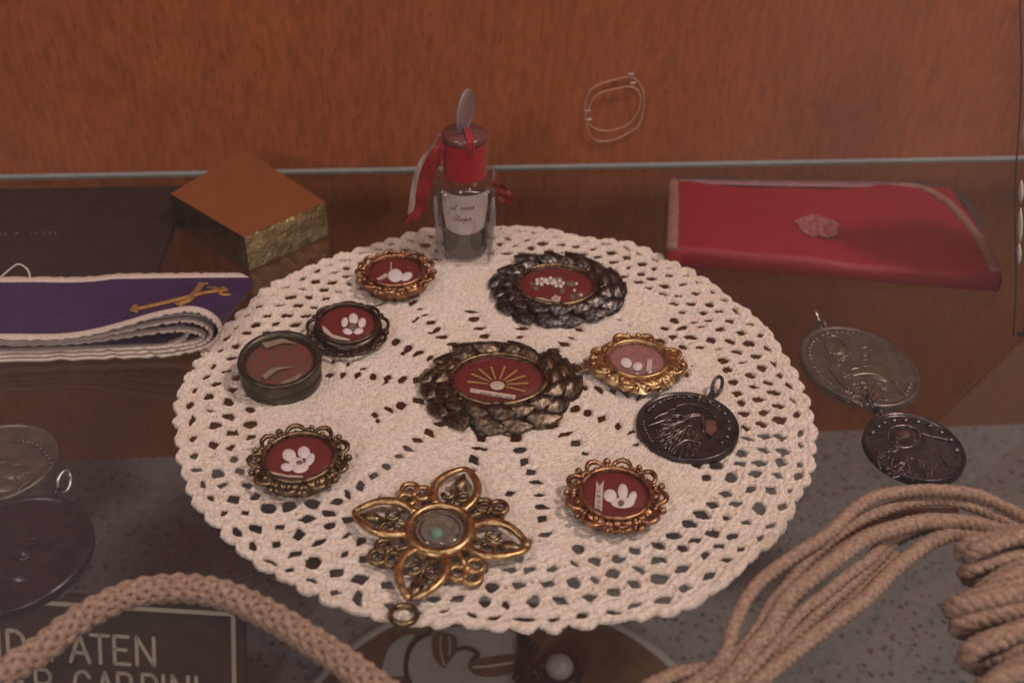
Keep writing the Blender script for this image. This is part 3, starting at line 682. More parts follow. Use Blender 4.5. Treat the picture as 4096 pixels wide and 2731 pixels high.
# ------------------------------------------------------------------ gilt cross brooch
p = at(1759, 2104, .0062)
br = thing('cross_brooch', (p[0], p[1], LZ), 'openwork gold cross brooch with four pointed petals and oval glazed centre', 'brooch', R(70.9-90))
for k in range(4):
    a0 = math.pi/2*k+math.pi/2
    def P2(u, v, z): return (u*math.cos(a0)-v*math.sin(a0), u*math.sin(a0)+v*math.cos(a0), z)
    arm = bpy.data.objects.new('petal_arm', None); COL.objects.link(arm); arm.parent = br
    for sg in (-1, 1):                                # two curved rails that meet in a point
        pts = [P2(.0085+.0165*u, sg*.0062*math.sin(math.pi*(.18+.82*u))**.75*(1 if u < .98 else .2), .0034+.0007*math.sin(math.pi*u)) for u in np.linspace(0, 1, 22)]
        MB().add(*tube(np.array(pts), [.00140-.0005*(i/21)**3 for i in range(22)], 10, flat=.8)).build('rail', M['gold'], arm)
    mb = MB()
    mb.add(*tube(np.array([P2(.0165, 0, .0024), P2(.0195, 0, .0027), P2(.0215, 0, .0027), P2(.0236, 0, .0028)]), [.0007, .0021, .0015, .0003], 7, flat=.5))
    for sg in (-1, 1):                                # inner scrolls
        th_ = np.linspace(-.5, 4.9, 22)
        mb.add(*tube(np.array([P2(.0142+(.0021-.00022*t)*math.cos(t), sg*(.0024+(.0021-.00022*t)*math.sin(t)*-1), .0026) for t in th_]), .0007, 6))
    mb.add(*tube(np.array([P2(.0092, 0, .0024), P2(.0130, 0, .0026), P2(.0175, 0, .0026)]), [.0009, .0005, .0006], 6))
    mb.build('fleuron', M['bronze'], arm)
    a0 += math.pi/4; mb = MB()                        # trefoil between the arms
    for (u, v, rr) in ((.0186, 0, .0024), (.0155, .0026, .0023), (.0155, -.0026, .0023)):
        th_ = np.linspace(0, 2*math.pi, 18, endpoint=False)
        mb.add(*tube(np.array([P2(u+rr*math.cos(t), v+rr*math.sin(t), .0026) for t in th_]), .00085, 7, True))
    mb.add(*tube(np.array([P2(.0090, .0009, .0024), P2(.0118, .0006, .0027), P2(.0142, .0002, .0027)]), [.0010, .0007, .0006], 7)); mb.add(*ball(P2(.0158, 0, .0030), .0011))
    mb.build('trefoil', M['bronze'] if k % 2 else M['gold'], br)
th_ = np.linspace(0, 2*math.pi, 56, endpoint=False)
MB().add(*rings([(.0078, .0078, .0006), (.0103, .0103, .001), (.0103, .0103, .0032), (.0094, .0094, .0046), (.0080, .0080, .0050), (.0076, .0076, .0040)], 56, cap1=False)).build('collar', M['gold'], br)
MB().add(*rings([(.0077, .0077, .0030), (.0077, .0077, .0034)], 40)).build('relic_ground', M['stone'], br, smooth=False)
ib = Inside(br, 1350, 1798, 1.68, .0034)
MB().add(*ib.ell(668, 560, 48, 38, 0, .0002, .0012)).build('green_fragment', M['verdigris'], br)
mb = MB()
for q, rr in ((.92, .0003), (.74, .00025)): mb.add(*tube(np.stack([.0075*q*np.cos(th_), .0075*q*np.sin(th_), np.full_like(th_, .0036)], 1), rr, 6, True))
mb.build('wire_ring', M['bronze'], br)
MB().add(*rings([(.0079, .0079, .0047), (.0068, .0068, .0056), (.0045, .0045, .0061), (.002, .002, .0063)], 40, cap0=False)).build('glass', M['clear'], br)
a0 = R(-110.1-(70.9-90)); cx, cy = .0288*math.cos(a0), .0288*math.sin(a0)
MB().add(*tube(np.stack([cx+.0034*np.cos(th_), cy+.0034*np.sin(th_), .0016+.0006*np.cos(th_-a0)], 1), .0008, 8, True)).build('ring', M['bronze'], br)

# ------------------------------------------------------------------ medals
def G(x, y, cx, cy, sx, sy, a=0):
    c, s_ = math.cos(a), math.sin(a); dx, dy = x-cx, y-cy; u, v = dx*c+dy*s_, -dx*s_+dy*c
    return math.exp(-(u/sx)**2-(v/sy)**2)
def medal(name, c, a, b, rz, label, metal, relief, ring_at=math.pi/2, thick=.0018, group='religious medals lying on the shelf', bail=None, z0=0.0, tilt=(0, 0), beads=0, rimh=.0006):
    root = thing(name, (c[0], c[1], z0), label, 'medal', rz, group, rot=(tilt[0], tilt[1], rz))
    def fn(x, y, q, t):
        u, v = x/a, y/b
        z = thick+.0013*relief(u, v)*min(1, max(0, (.93-q)/.12))
        z += rimh*math.exp(-((q-.965)/.03)**2)
        if beads and .80 < q < .92: z += .00035*max(0, math.cos(beads*t))*math.sin(math.pi*(q-.80)/.12)
        return z
    MB().add(*disc_field(fn, a, b, 44, 120, 0)).build('disc', M[metal], root)
    t = np.linspace(0, 2*math.pi, 24, endpoint=False)
    ux, uy = math.cos(ring_at), math.sin(ring_at); ex, ey = a*ux, b*uy
    MB().add(*tube(np.stack([ex+ux*.0014+.0017*np.cos(t)*ux, ey+uy*.0014+.0017*np.cos(t)*uy, .0016+.0017*np.sin(t)], 1), .00065, 8, True)).build('eyelet', M[metal], root)
    if bail:
        L, lean, bm_ = bail
        MB().add(*tube(np.stack([ex+ux*(.0030+L*.45)+(L*.5)*np.cos(t)*ux-uy*lean*np.sin(t), ey+uy*(.0030+L*.45)+(L*.5)*np.cos(t)*uy+ux*lean*np.sin(t), .0028+.0016*np.sin(t)+.0012*np.cos(t)], 1), .0006, 8, True)).build('jump_ring', M[bm_], root)
    return root
def swell(u, v): return .55*G(u, v, 0, -.1, .5, .62)
def low(u, v): return .25*G(u, v, 0, -.1, .6, .6)
def relief(root, ox, oy, k, z, lines, lumps, metal, beads=(), nm='relief'):
    """figure in raised work: pen-like ridges and rounded lumps at their places in a cut-out of the photograph"""
    ins = Inside(root, ox, oy, k, z); mb = MB()
    for pts, r_ in lines:
        P = catmull([ins.pt(x, y) for x, y in pts], 5); n = len(P)
        mb.add(*tube(P, [r_*(.35+.65*math.sin(math.pi*(.08+.84*i/(n-1)))) for i in range(n)], 6, flat=.8))
    for (x, y, rx, ry, h_) in lumps: mb.add(*ins.ell(x, y, rx, ry, 0, -.0003, h_, 18))
    for (x, y, r_) in beads: mb.add(*ball(ins.pt(x, y), r_, .6))
    mb.build(nm, M[metal], root)
def folds(root, ox, oy, k, z, c0, rx, ry, n, metal, seed):
    """fine struck hair and drapery lines inside an ellipse"""
    g = random.Random(seed); ins = Inside(root, ox, oy, k, z-.0001); mb = MB()
    for i in range(n):
        t = g.uniform(0, 6.28); q = math.sqrt(g.random()); x, y = c0[0]+rx*q*math.cos(t), c0[1]+ry*q*math.sin(t)
        d = math.atan2(y-c0[1], x-c0[0])*.6+1.1+g.gauss(0, .25); L = g.uniform(22, 60)*k/2.6; b = g.uniform(-.35, .35)*L
        P = catmull([ins.pt(x-L*math.cos(d), y-L*math.sin(d)), ins.pt(x+b*math.sin(d), y-b*math.cos(d)), ins.pt(x+L*math.cos(d), y+L*math.sin(d))], 5)
        mb.add(*tube(P, [.00008+g.uniform(.00022, .00034)*math.sin(math.pi*(j+.5)/len(P)) for j in range(len(P))], 5))
    mb.build('struck_lines', M[metal], root)
def rim_marks(root, a, b, z, n, metal, t0, t1):
    g = random.Random(n); mb = MB()                   # worn legend round the rim, no longer readable
    for i in range(n):
        t = t0+(t1-t0)*i/n; 
        if g.random() < .12: continue
        for s_ in (-1, 1):
            tt = t+s_*g.uniform(.008, .02); r0, r1 = g.uniform(.80, .83), g.uniform(.86, .89)
            mb.add(*tube(np.array([(a*r0*math.cos(tt), b*r0*math.sin(tt), z-.0002), (a*r1*math.cos(tt), b*r1*math.sin(tt), z-.0002)]), .00020, 5))
    mb.build('worn_legend', M[metal], root)
c = at(2751, 1700, LZ+.002)
md = medal('religious_medal', c, .0160, .0160, R(-38), 'blackened round medal with profile relief lying on the doily', 'blackmedal', low, math.pi/2, .0022, bail=(.0062, .0012, 'blackmedal'), z0=LZ-.0003, tilt=(R(2), R(-1)), rimh=.0006)
relief(md, 2300, 1270, 2.613, .0026, [
 ([(770, 1115), (860, 1090), (960, 1050), (1050, 960)], .0005), ([(900, 1110), (1010, 1105), (1120, 1085), (1210, 1035), (1340, 1025)], .0006), ([(1150, 1060), (1240, 1010), (1320, 1030), (1350, 1110), (1340, 1200)], .0005),
 ([(960, 1000), (1000, 960), (1060, 955)], .0004), ([(905, 1200), (930, 1150), (1000, 1150), (1020, 1210), (960, 1250)], .0005), ([(980, 1275), (1080, 1200), (1160, 1160), (1220, 1080)], .0005), ([(1000, 1385), (1090, 1310), (1190, 1270), (1320, 1310)], .0005),
 ([(1150, 1290), (1120, 1210), (1180, 1130), (1260, 1150), (1290, 1230), (1240, 1290)], .0005), ([(1185, 1250), (1170, 1200), (1215, 1165), (1250, 1210)], .0004), ([(1095, 1460), (1110, 1400), (1150, 1350)], .0004), ([(1165, 1450), (1180, 1380), (1210, 1340)], .0004), ([(1230, 1440), (1240, 1380), (1270, 1330)], .0004),
 ([(850, 1150), (880, 1220), (930, 1270)], .0004), ([(1060, 930), (1160, 905), (1280, 920), (1390, 970), (1470, 1050)], .0003), ([(830, 1050), (900, 1010), (980, 990)], .0004)],
 [], 'blackhigh',
 [(x, y, .0008) for x, y in ((770, 960), (815, 920), (890, 880), (980, 845), (1080, 828), (1190, 825), (1305, 835), (1412, 885), (1500, 935), (1565, 1010), (1605, 1090), (1610, 1170), (1590, 1245), (1535, 1305))])
im = Inside(md, 2300, 1270, 2.613, .0030)
MB().add(*im.poly([(1375, 1085), (1470, 1100), (1482, 1190), (1425, 1250), (1368, 1205)], -.0003, .0006)).build('worn_patch', M['steel'], md, smooth=False)
m1 = medal('religious_medal', (.1450, .2715), .0186, .0226, R(12), 'large grey oval medal of mother and child right of the doily', 'medal', swell, math.pi/2, .0020, bail=(.0050, .0010, 'steel'), beads=44)
relief(m1, 3196, 1150, 2.613, .0024, [
 ([(330, 690), (280, 620), (290, 540), (360, 505), (440, 540), (500, 610), (540, 690)], .0006), ([(350, 688), (400, 692), (480, 690)], .0005), ([(640, 740), (680, 758), (720, 742), (740, 700)], .0005), ([(620, 690), (640, 640), (700, 625), (750, 660)], .0004),
 ([(340, 790), (330, 850), (380, 920), (450, 1000), (520, 1060)], .0005), ([(540, 860), (600, 845), (680, 850)], .0005), ([(760, 930), (840, 955), (920, 985)], .0007), ([(540, 1030), (580, 1090), (620, 1140)], .0005), ([(640, 990), (670, 1080), (720, 1230)], .0006),
 ([(700, 970), (730, 1060), (760, 1150), (800, 1220)], .0006), ([(760, 1000), (800, 1090), (830, 1190)], .0005), ([(830, 1020), (880, 1100), (900, 1190)], .0005), ([(970, 1010), (1050, 1070), (1130, 1130)], .0005), ([(900, 900), (970, 960), (1030, 1010)], .0005), ([(560, 920), (680, 900), (800, 910), (900, 960)], .0006),
 ([(590, 780), (640, 820), (740, 830), (800, 880)], .0005), ([(480, 1120), (560, 1180), (660, 1230)], .0004)],
 [(430, 650, 60, 60, .0006), (685, 695, 46, 50, .0006)], 'medalhigh')
folds(m1, 3196, 1150, 2.613, .0024, (700, 1060), 230, 170, 46, 'medalhigh', 3); folds(m1, 3196, 1150, 2.613, .0024, (560, 820), 170, 110, 24, 'medalhigh', 5)
rim_marks(m1, .0186, .0226, .0024, 40, 'medalhigh', R(40), R(320))
folds(md, 2300, 1270, 2.613, .0026, (1130, 1190), 260, 190, 70, 'blackhigh', 4); rim_marks(md, .0160, .0160, .0026, 34, 'blackhigh', R(60), R(250))
m2 = medal('religious_medal', (.1478, .2300), .0152, .0158, R(8), 'small black medal linked below the large oval medal at the right', 'blackmedal', swell, R(100), .0020, bail=(.0052, .0014, 'blackmedal'), rimh=.0009)
relief(m2, 2696, 900, 1.68, .0024, [
 ([(1440, 1440), (1450, 1370), (1540, 1345), (1630, 1370), (1650, 1440), (1590, 1490), (1500, 1490), (1445, 1450)], .0006), ([(1480, 1395), (1490, 1430), (1500, 1465)], .0006), ([(1590, 1385), (1610, 1410), (1620, 1460)], .0006), ([(1505, 1475), (1560, 1490), (1610, 1470)], .0004),
 ([(1640, 1390), (1740, 1420), (1850, 1445)], .0005), ([(1400, 1480), (1370, 1560), (1390, 1640)], .0004), ([(1560, 1540), (1570, 1600), (1590, 1680)], .0004), ([(1640, 1520), (1690, 1600), (1730, 1680)], .0005), ([(1480, 1540), (1460, 1620), (1480, 1700)], .0005), ([(1700, 1480), (1790, 1540), (1850, 1620)], .0004)],
 [(1545, 1420, 60, 50, .0005)], 'blackhigh', [(x, y, .0009) for x, y in ((1335, 1390), (1375, 1350), (1415, 1325), (1480, 1310), (1555, 1308), (1640, 1318), (1720, 1345), (1800, 1390), (1860, 1440), (1900, 1510))])
folds(m2, 2696, 900, 1.68, .0024, (1580, 1590), 200, 120, 46, 'blackhigh', 6)
c1 = at(-5, 1868); c2 = at(58, 2232)
m3 = medal('religious_medal', c1, .0172, .0172, R(-15), 'round medal with beaded rim cut by the left edge, upper of two', 'medal', low, R(-60), .0020)
relief(m3, 0, 1650, 2.613, .0024, [([(-120, 640), (0, 625), (60, 590), (130, 560), (210, 540), (290, 570), (310, 620), (270, 640)], .0006), ([(30, 690), (110, 640), (200, 610)], .0005), ([(0, 740), (60, 660), (90, 600)], .0006), ([(150, 720), (170, 640), (210, 590)], .0005), ([(40, 420), (80, 480), (60, 560)], .0005), ([(180, 820), (240, 760), (330, 700)], .0005), ([(-60, 560), (20, 520), (110, 510)], .0005)],
 [(120, 620, 150, 80, .0008), (20, 760, 150, 70, .0006)], 'medal', [(x, y, .0007) for x, y in ((140, 290), (190, 290), (240, 295), (290, 305), (340, 320), (385, 340), (425, 370), (465, 405), (495, 440), (515, 480), (525, 520))])
m4 = medal('religious_medal', c2, .0205, .0215, R(-20), 'larger plain dark medal cut by the left edge above the cord', 'blackmedal', low, R(95), .0022, bail=(.0058, .0012, 'steel'))
relief(m4, 0, 1650, 2.613, .0026, [([(120, 1480), (160, 1510), (230, 1530), (300, 1500), (330, 1440)], .0006), ([(240, 1380), (265, 1330), (290, 1290)], .0006), ([(310, 1320), (345, 1310), (370, 1330)], .0006), ([(220, 1330), (240, 1300), (270, 1310)], .0005)], [(250, 1400, 110, 110, .0009), (200, 1650, 190, 120, .0008)], 'blackmedal')

# ------------------------------------------------------------------ glass relic bottle
p = at(1862, 1022); BX, BY = p[0], p[1]
bt = thing('relic_bottle', (BX, BY, LZ-.0002), 'square glass relic bottle with red thread neck and handwritten label', 'bottle', R(-4))
def rsq(hw, z, pw=5.0, n=56):
    out = []
    for i in range(n):
        t = 2*math.pi*i/n; c_, s_ = math.cos(t), math.sin(t); k = (abs(c_)**pw+abs(s_)**pw)**(-1/pw); out.append((hw*k*c_, hw*k*s_, z))
    return out
def loft(loops, cap0=True, cap1=True):
    n = len(loops[0]); v = [q for L in loops for q in L]; f = []
    for k in range(len(loops)-1):
        for i in range(n): j = (i+1) % n; f.append((k*n+i, k*n+j, (k+1)*n+j, (k+1)*n+i))
    if cap0: f.append(tuple(range(n-1, -1, -1)))
    if cap1: f.append(tuple(range((len(loops)-1)*n, len(loops)*n)))
    return v, f
BH = .0335
MB().add(*loft([rsq(.0098, 0, 6), rsq(.0106, .0006, 6), rsq(.0109, .003, 6), rsq(.0122, BH*.75, 6), rsq(.0126, BH-.002, 5), rsq(.0120, BH-.0004, 4), rsq(.0086, BH+.0006, 2.6), rsq(.0078, BH+.0012, 2)], cap1=False)).build('body', M['crystal'], bt)
for sx in (-1, 1):
    for sy in (-1, 1):                                # pale rods added for the bright streaks at the thick glass corners
        MB().add(*tube(np.array([(sx*.0090, sy*.0090, .0015), (sx*.0094, sy*.0094, .006), (sx*.0106, sy*.0106, BH*.75), (sx*.0106, sy*.0106, BH-.003)]), [.0005, .0008, .0009, .0006], 8)).build('glass_corner', M['frost'], bt)
MB().add(*rings([(.0097, .0097, .0012), (.0098, .0098, .004), (.0099, .0099, BH-.003), (.0080, .0080, BH-.0005)], 48, cap0=False, cap1=False)).build('inner_wall', M['crystal'], bt)
MB().add(*rings([(.0082, .0082, .0022), (.0086, .0086, .004), (.0088, .0088, .0155), (.0084, .0084, .0160)], 40)).build('relic_dust', M['relicdust'], bt)
cylr = .0093
v = []; f = []
for j in range(9):                                    # paper label curved round the inner vessel
    q = j/8; z = .0150+.0150*q; wdt = R(50)+R(17)*min(1, q*1.6)
    for i in range(17):
        t = -math.pi/2+wdt*(i/8-1); zz = z-(.0014*math.cos(math.pi*(i/8-1)/2) if j < 3 else 0); v.append((cylr*math.cos(t), cylr*math.sin(t), zz))
for j in range(8):
    for i in range(16): a = j*17+i; f.append((a, a+1, a+18, a+17))
nn = len(v); v += [(x*.985, y*.985, z) for x, y, z in v]; f += [tuple(nn+i for i in reversed(q)) for q in f]
lab = MB().add(v, f).build('label', M['labelpaper'], bt)
def cursive(word):
    """one running pen line per letter, in units of the x-height"""
    A = {'s': [(0,0),(.45,.9),(.35,.4),(.5,.05),(.2,0),(.6,.1)], 't': [(0,.1),(.35,1.7),(.2,.1),(.5,.1)], 'v': [(0,.7),(.15,.9),(.25,.05),(.55,.85),(.65,.7)],
         'e': [(0,.4),(.45,.6),(.3,.95),(.1,.4),(.3,0),(.6,.2)], 'n': [(0,0),(.1,.9),(.12,.1),(.35,.9),(.45,.1),(.7,.2)], 'i': [(0,.2),(.2,.9),(.2,.1),(.45,.2)],
         'C': [(.8,1.6),(.5,1.8),(.05,1.0),(.2,.05),(.7,.25)], 'h': [(0,0),(.45,1.8),(.15,.9),(.05,0),(.4,.85),(.45,.1),(.75,.2)],
         'a': [(.5,.8),(.1,.7),(.1,.1),(.45,.3),(.5,.8),(.5,.1),(.75,.2)], 'p': [(0,.5),(.2,.9),(.1,-.8),(.2,.7),(.5,.7),(.3,.1),(.6,.15)], ' ': []}
    x = 0; out = []
    for ch in word:
        if A[ch]: out += [(x+a, b) for a, b in A[ch]]
        else: yield out, None; out = []
        x += .72 if ch != ' ' else .5
    yield out, None
mb = MB()
for word, x0, zb in (('st veni', -.0058, .0238), ('Chape', -.0048, .0193)):
    for ln, _ in cursive(word):
        if len(ln) < 3: continue
        P = []
        for a, b in ln:
            xx = x0+a*.0021+b*.0005; zz = zb+b*.0013+a*.00016; t = -math.pi/2+xx/cylr; P.append(((cylr+.00012)*math.cos(t), (cylr+.00012)*math.sin(t), zz))
        mb.add(*tube(catmull(P, 4), .00013, 5))
mb.build('handwriting', M['redink'], lab)
NZ = BH+.0008
v, f = rings([(.0078, .0078, NZ)]+[(.0078+.00028*(k % 2), .0078+.00028*(k % 2), NZ+.0142*k/30) for k in range(1, 30)]+[(.0078, .0078, NZ+.0142)], 48)
MB().add(v, f).build('thread_wrapping', M['redthread'], bt)
cap = MB().add(*rings([(.0080, .0080, NZ+.0142), (.0086, .0086, NZ+.0150), (.0086, .0086, NZ+.0160), (.0080, .0080, NZ+.0170)], 48)).build('stopper_collar', M['collar'], bt)
mb = MB(); zc = NZ+.0174
for k, (x0, y0, x1, y1) in enumerate(((.0022, -.0082, .0006, .001), (.0031, -.0080, .0012, .001), (.0014, -.0082, .0, .001), (-.002, .0082, 0, .001))):
    P = catmull([(x0, y0, NZ+.012), (x0*1.08, y0*1.08, NZ+.0155), (x0*.97, y0*.97, zc+.0001), ((x0+x1)/2, (y0+y1)/2, zc+.0002), (x1, y1, zc+.0006)], 5); mb.add(*tube(P, .0005, 6))
mb.build('thread_tie', M['redthread'], bt)
t = np.linspace(0, 2*math.pi, 40, endpoint=False)
st_ = thing('stopper', (0, 0, 0), None, None); st_.parent = bt; st_.location = (.0002, .0008, zc+.0070)
st_.rotation_euler = (R(2), R(6), R(66))
loops = []
for (rr, yy) in ((.0060, -.0013), (.0074, -.0010), (.0080, -.0004), (.0080, .0004), (.0074, .0010), (.0060, .0013)): loops.append([(rr*.80*math.cos(a), yy, rr*math.sin(a)) for a in t])
MB().add(*loft(loops)).build('stopper_disc', M['stopper'], st_)
MB().add(*tube(np.stack([.0063*np.cos(t), 0*t, .0079*np.sin(t)], 1), .0006, 6, True)).build('stopper_rim', M['frost'], st_)
def strip(P, W_, nrm, name, mt, parent, th=.0003):
    P = catmull(P, 8); n = len(P); v = []; f = []; T = np.gradient(P, axis=0); T /= np.linalg.norm(T, axis=1)[:, None]; nr_ = np.asarray(nrm, float)
    ws = np.interp(np.linspace(0, 1, n), np.linspace(0, 1, len(W_)), W_)
    for i in range(n):
        sd = np.cross(T[i], nr_); sd /= np.linalg.norm(sd)+1e-9
        for q in (-1, -.5, 0, .5, 1): v.append(P[i]+sd*q*ws[i]+nr_*(.0007*math.cos(q*4+i*.5)))
    for i in range(n-1):
        for j in range(4): a = i*5+j; f.append((a, a+1, a+6, a+5))
    nn = len(v); v += [p_-nr_*th for p_ in v]; f += [tuple(nn+i for i in reversed(q)) for q in f]
    return MB().add(v, f).build(name, mt, parent)
inv = bt.matrix_basis.inverted() if False else Matrix.Rotation(R(4), 3, 'Z')
def loc(p): return np.array(inv @ Vector(np.asarray(p)-np.array([BX, BY, LZ-.0002])))
bp = lambda x, y, Y: loc(aty(1550+x/2.09, 350+y/2.09, Y))
strip([bp(455, 410, BY-.001), bp(430, 520, BY-.004), bp(370, 640, BY-.005), bp(320, 760, BY-.005), bp(290, 900, BY-.006), bp(270, 1000, BY-.006), bp(215, 1080, BY-.007), bp(140, 1130, BY-.007)], [.0010, .0022, .0028, .0026, .0024, .0020, .0014, .0010], (0, -1, .1), 'ribbon', M['redribbon'], bt)
strip([bp(448, 400, BY+.004), bp(320, 610, BY+.002), bp(268, 740, BY+.001), bp(238, 900, BY+.0), bp(208, 1060, BY-.001)], [.0006, .0018, .0022, .0022, .0018], (0, -1, .1), 'paper_tag', M['paper'], bt)
strip([bp(880, 800, BY+.006), bp(945, 850, BY+.004), bp(985, 910, BY+.003), bp(1040, 975, BY+.003)], [.0010, .0022, .0024, .0016], (0, -1, .1), 'ribbon', M['redribbon'], bt)

# ------------------------------------------------------------------ red leather wallet
wl = thing('leather_wallet', (0, 0, 0), 'flat red leather wallet with brown edges at the back right', 'wallet')
WT = .0090
FLc, FRc, BRc, BLc = at(2672, 1062), at(3985, 1168), at(3800, 668, WT*.5), at(2672, 668, WT*.5)
FLc, FRc = FLc[:2], FRc[:2]; BLc, BRc = at(2690, 700, WT)[:2], at(3790, 718, WT)[:2]
def quad(u, v): return (FLc*(1-u)+FRc*u)*(1-v)+(BLc*(1-u)+BRc*u)*v
def corner(u, v):                                     # the back right corner is rounded off
    if u > .93 and v > .8:
        du, dv = (u-.93)/.07, (v-.8)/.2; L = max(du, dv); n_ = math.hypot(du, dv)
        if n_ > 1e-6: k = L/n_; k = k+(1-k)*.6; du, dv = du*k, dv*k; u, v = .93+.07*du, .8+.2*dv
    return u, v
v = []; f = []; nu, nv = 48, 26
for j in range(nv+1):
    for i in range(nu+1):
        u, q = corner(i/nu, j/nv); x, y = quad(u, q)
        e = min(j/nv, 1-j/nv)*2
        z = WT*(.82+.18*math.sin(math.pi*min(1, j/nv*1.2)))*(1-.25*max(0, (j/nv-.88)/.12)**2)+.0007*math.sin(7*i/nu+2*j/nv)+.0004*math.sin(19*i/nu)
        if j == 0: z *= .93
        v.append((x, y, z))
for j in range(nv):
    for i in range(nu): a = j*(nu+1)+i; f.append((a, a+1, a+nu+2, a+nu+1))
top_n = len(v); ring_ = [i for i in range(nu+1)]+[j*(nu+1)+nu for j in range(1, nv+1)]+[nv*(nu+1)+i for i in range(nu-1, -1, -1)]+[j*(nu+1) for j in range(nv-1, 0, -1)]
for lv, (zf_, out) in enumerate(((.72, .0008), (.35, .0010), (.02, .0003))):
    cxy = quad(.5, .5)
    for i in ring_:
        x, y, z = v[i]; d = np.array([x, y])-cxy; d /= np.linalg.norm(d); v.append((x+d[0]*out, y+d[1]*out, z*zf_))
nr_ = len(ring_)
for lv in range(3):
    for k in range(nr_):
        k2 = (k+1) % nr_
        a, b = (ring_[k], ring_[k2]) if lv == 0 else (top_n+(lv-1)*nr_+k, top_n+(lv-1)*nr_+k2)
        f.append((a, top_n+lv*nr_+k, top_n+lv*nr_+k2, b))
MB().add(v, f).build('cover', M['leather'], wl)
def on_top(u, q): x, y = quad(*corner(u, q)); return np.array([x, y, WT*(.82+.18*math.sin(math.pi*min(1, q*1.2)))*(1-.25*max(0, (q-.88)/.12)**2)+.0004])
MB().add(*tube(np.array([on_top(.006, q) for q in np.linspace(0, 1, 24)]), .0024, 8, flat=.6)).build('edge_binding', M['leather_edge'], wl)
MB().add(*tube(catmull([on_top(.985, .02), on_top(.985, .3), on_top(.97, .55), on_top(.955, .75), on_top(.90, .93), on_top(.82, .985)], 6), .0022, 8, flat=.5)).build('edge_binding', M['leather_edge'], wl)
MB().add(*tube(catmull([on_top(.80, 1.0)+[0, .002, -.001], on_top(.93, .98)+[.003, .003, -.002], on_top(1.0, .8)+[.006, .003, -.004], on_top(1.0, .5)+[.003, 0, -.004]], 6), [.0006]+[.0022]*17+[.0006], 8, flat=.5)).build('lining_edge', M['leather_dark'], wl)
MB().add(*tube(np.array([on_top(u, 1.0)+[0, .001, .0002+.0006*math.sin(9*u)] for u in np.linspace(.0, .28, 14)]), [.0005]+[.0013]*12+[.0004], 8, flat=.5)).build('lining_edge', M['leather_dark'], wl)
v = []; f = []
for i in range(31):
    u = .02+.80*i/30; p0 = on_top(u, .93-.02*math.sin(4*u)); p1 = on_top(u, 1.0); v += [p0+[0, 0, .0003], p1+[0, .0012, .0009], p1+[0, .0016, -.0006], p0+[0, 0, -.0006]]
for i in range(30):
    for j in range(4): a = i*4+j; b = i*4+(j+1)%4; f.append((a, b, b+4, a+4))
MB().add(v, f+[(0, 1, 2, 3), (123, 122, 121, 120)]).build('mouth_edge', M['mauve'], wl)
mb = MB()
for k in range(20):
    q = .03+k*.05; mb.add(*tube(np.array([on_top(.022, q)+[0, 0, .0002], on_top(.022, q+.026)+[0, 0, .0002]]), .0003, 5))
mb.build('stitching', M['leather_dark'], wl)
i_s = []
for k in range(22):
    t = 2*math.pi*k/22; rr = 1+.07*math.sin(5*t)+.05*math.sin(9*t+1); x, y = quad(*(.475+.070*rr*math.cos(t), .36+.13*rr*math.sin(t))); i_s.append((x, y))
zt = on_top(.475, .38)[2]
MB().add(*prism(i_s, zt-.0006, zt+.0001)).build('worn_stamp', M['stamp'], wl, smooth=False)

# ------------------------------------------------------------------ gold card box
GH = .0152
ga, gr, gd, ge = [at(x, y, GH)[:2] for x, y in ((680, 775), (977, 597), (1303, 808), (975, 950))]
gc = (ga+gr+gd+ge)/4
gb = thing('gold_box', (gc[0], gc[1], 0), 'square gold foil box with mirror bright lid behind the stole', 'box')
ga, gr, gd, ge = ga-gc, gr-gc, gd-gc, ge-gc
q4 = [ge, gd, gr, ga]
MB().add(*prism([p_*.985 for p_ in q4], .0002, GH-.0004)).build('body', M['goldshade'], gb, smooth=False, bevel=.0003)
MB().add(*prism([p_*.995 for p_ in q4], GH-.0005, GH)).build('lid', M['goldfoil'], gb, smooth=False)
def side(p0, p1, mt, nm):
    d = p1-p0; L = np.linalg.norm(d); d /= L; nrm = np.array([d[1], -d[0]]); nu, nz = 48, 14; v = []; f = []
    g = np.random.default_rng(4); nzv = value_noise((nz+1, nu+1), 3, 6)
    for j in range(nz+1):
        for i in range(nu+1):
            s_ = L*i/nu; e = .0005*nzv[j, i]*(1 if 0 < j < nz and 0 < i < nu else .2)+.0003
            x, y = p0+d*s_+nrm*e; v.append((x, y, .0004+(GH-.0006)*j/nz))
    for j in range(nz):
        for i in range(nu): a = j*(nu+1)+i; f.append((a, a+1, a+nu+2, a+nu+1))
    nn = len(v); v += [(x-nrm[0]*.0009, y-nrm[1]*.0009, z) for x, y, z in v]; f += [tuple(nn+i for i in reversed(q)) for q in f]
    return MB().add(v, f).build(nm, mt, gb)
side(ge*.99, gd*.99, M['goldemboss'], 'embossed_side'); side(ga*.99, ge*.99, M['goldshade'], 'embossed_side')

# ------------------------------------------------------------------ dark engraved plate under the stole
dp = thing('engraved_plate', (-.20, .37, 0), 'dark brown engraved plate lying behind the purple stole', 'plate')
MB().add(*box(-.16, .0985, -.045, .0385, .0002, .0026)).build('plate', M['plate_dark'], dp, smooth=False, bevel=.0003)
mb = MB(); g = random.Random(4); x = -.06
while x < .055:
    wd = g.uniform(.0006, .0016); hh = g.uniform(.0012, .0022)
    if g.random() > .15: mb.add(*box(x, x+wd*.5, .0000, hh, .0026, .00266))
    x += wd+.0007
mb.build('engraved_line', M['faint'], dp, smooth=False)

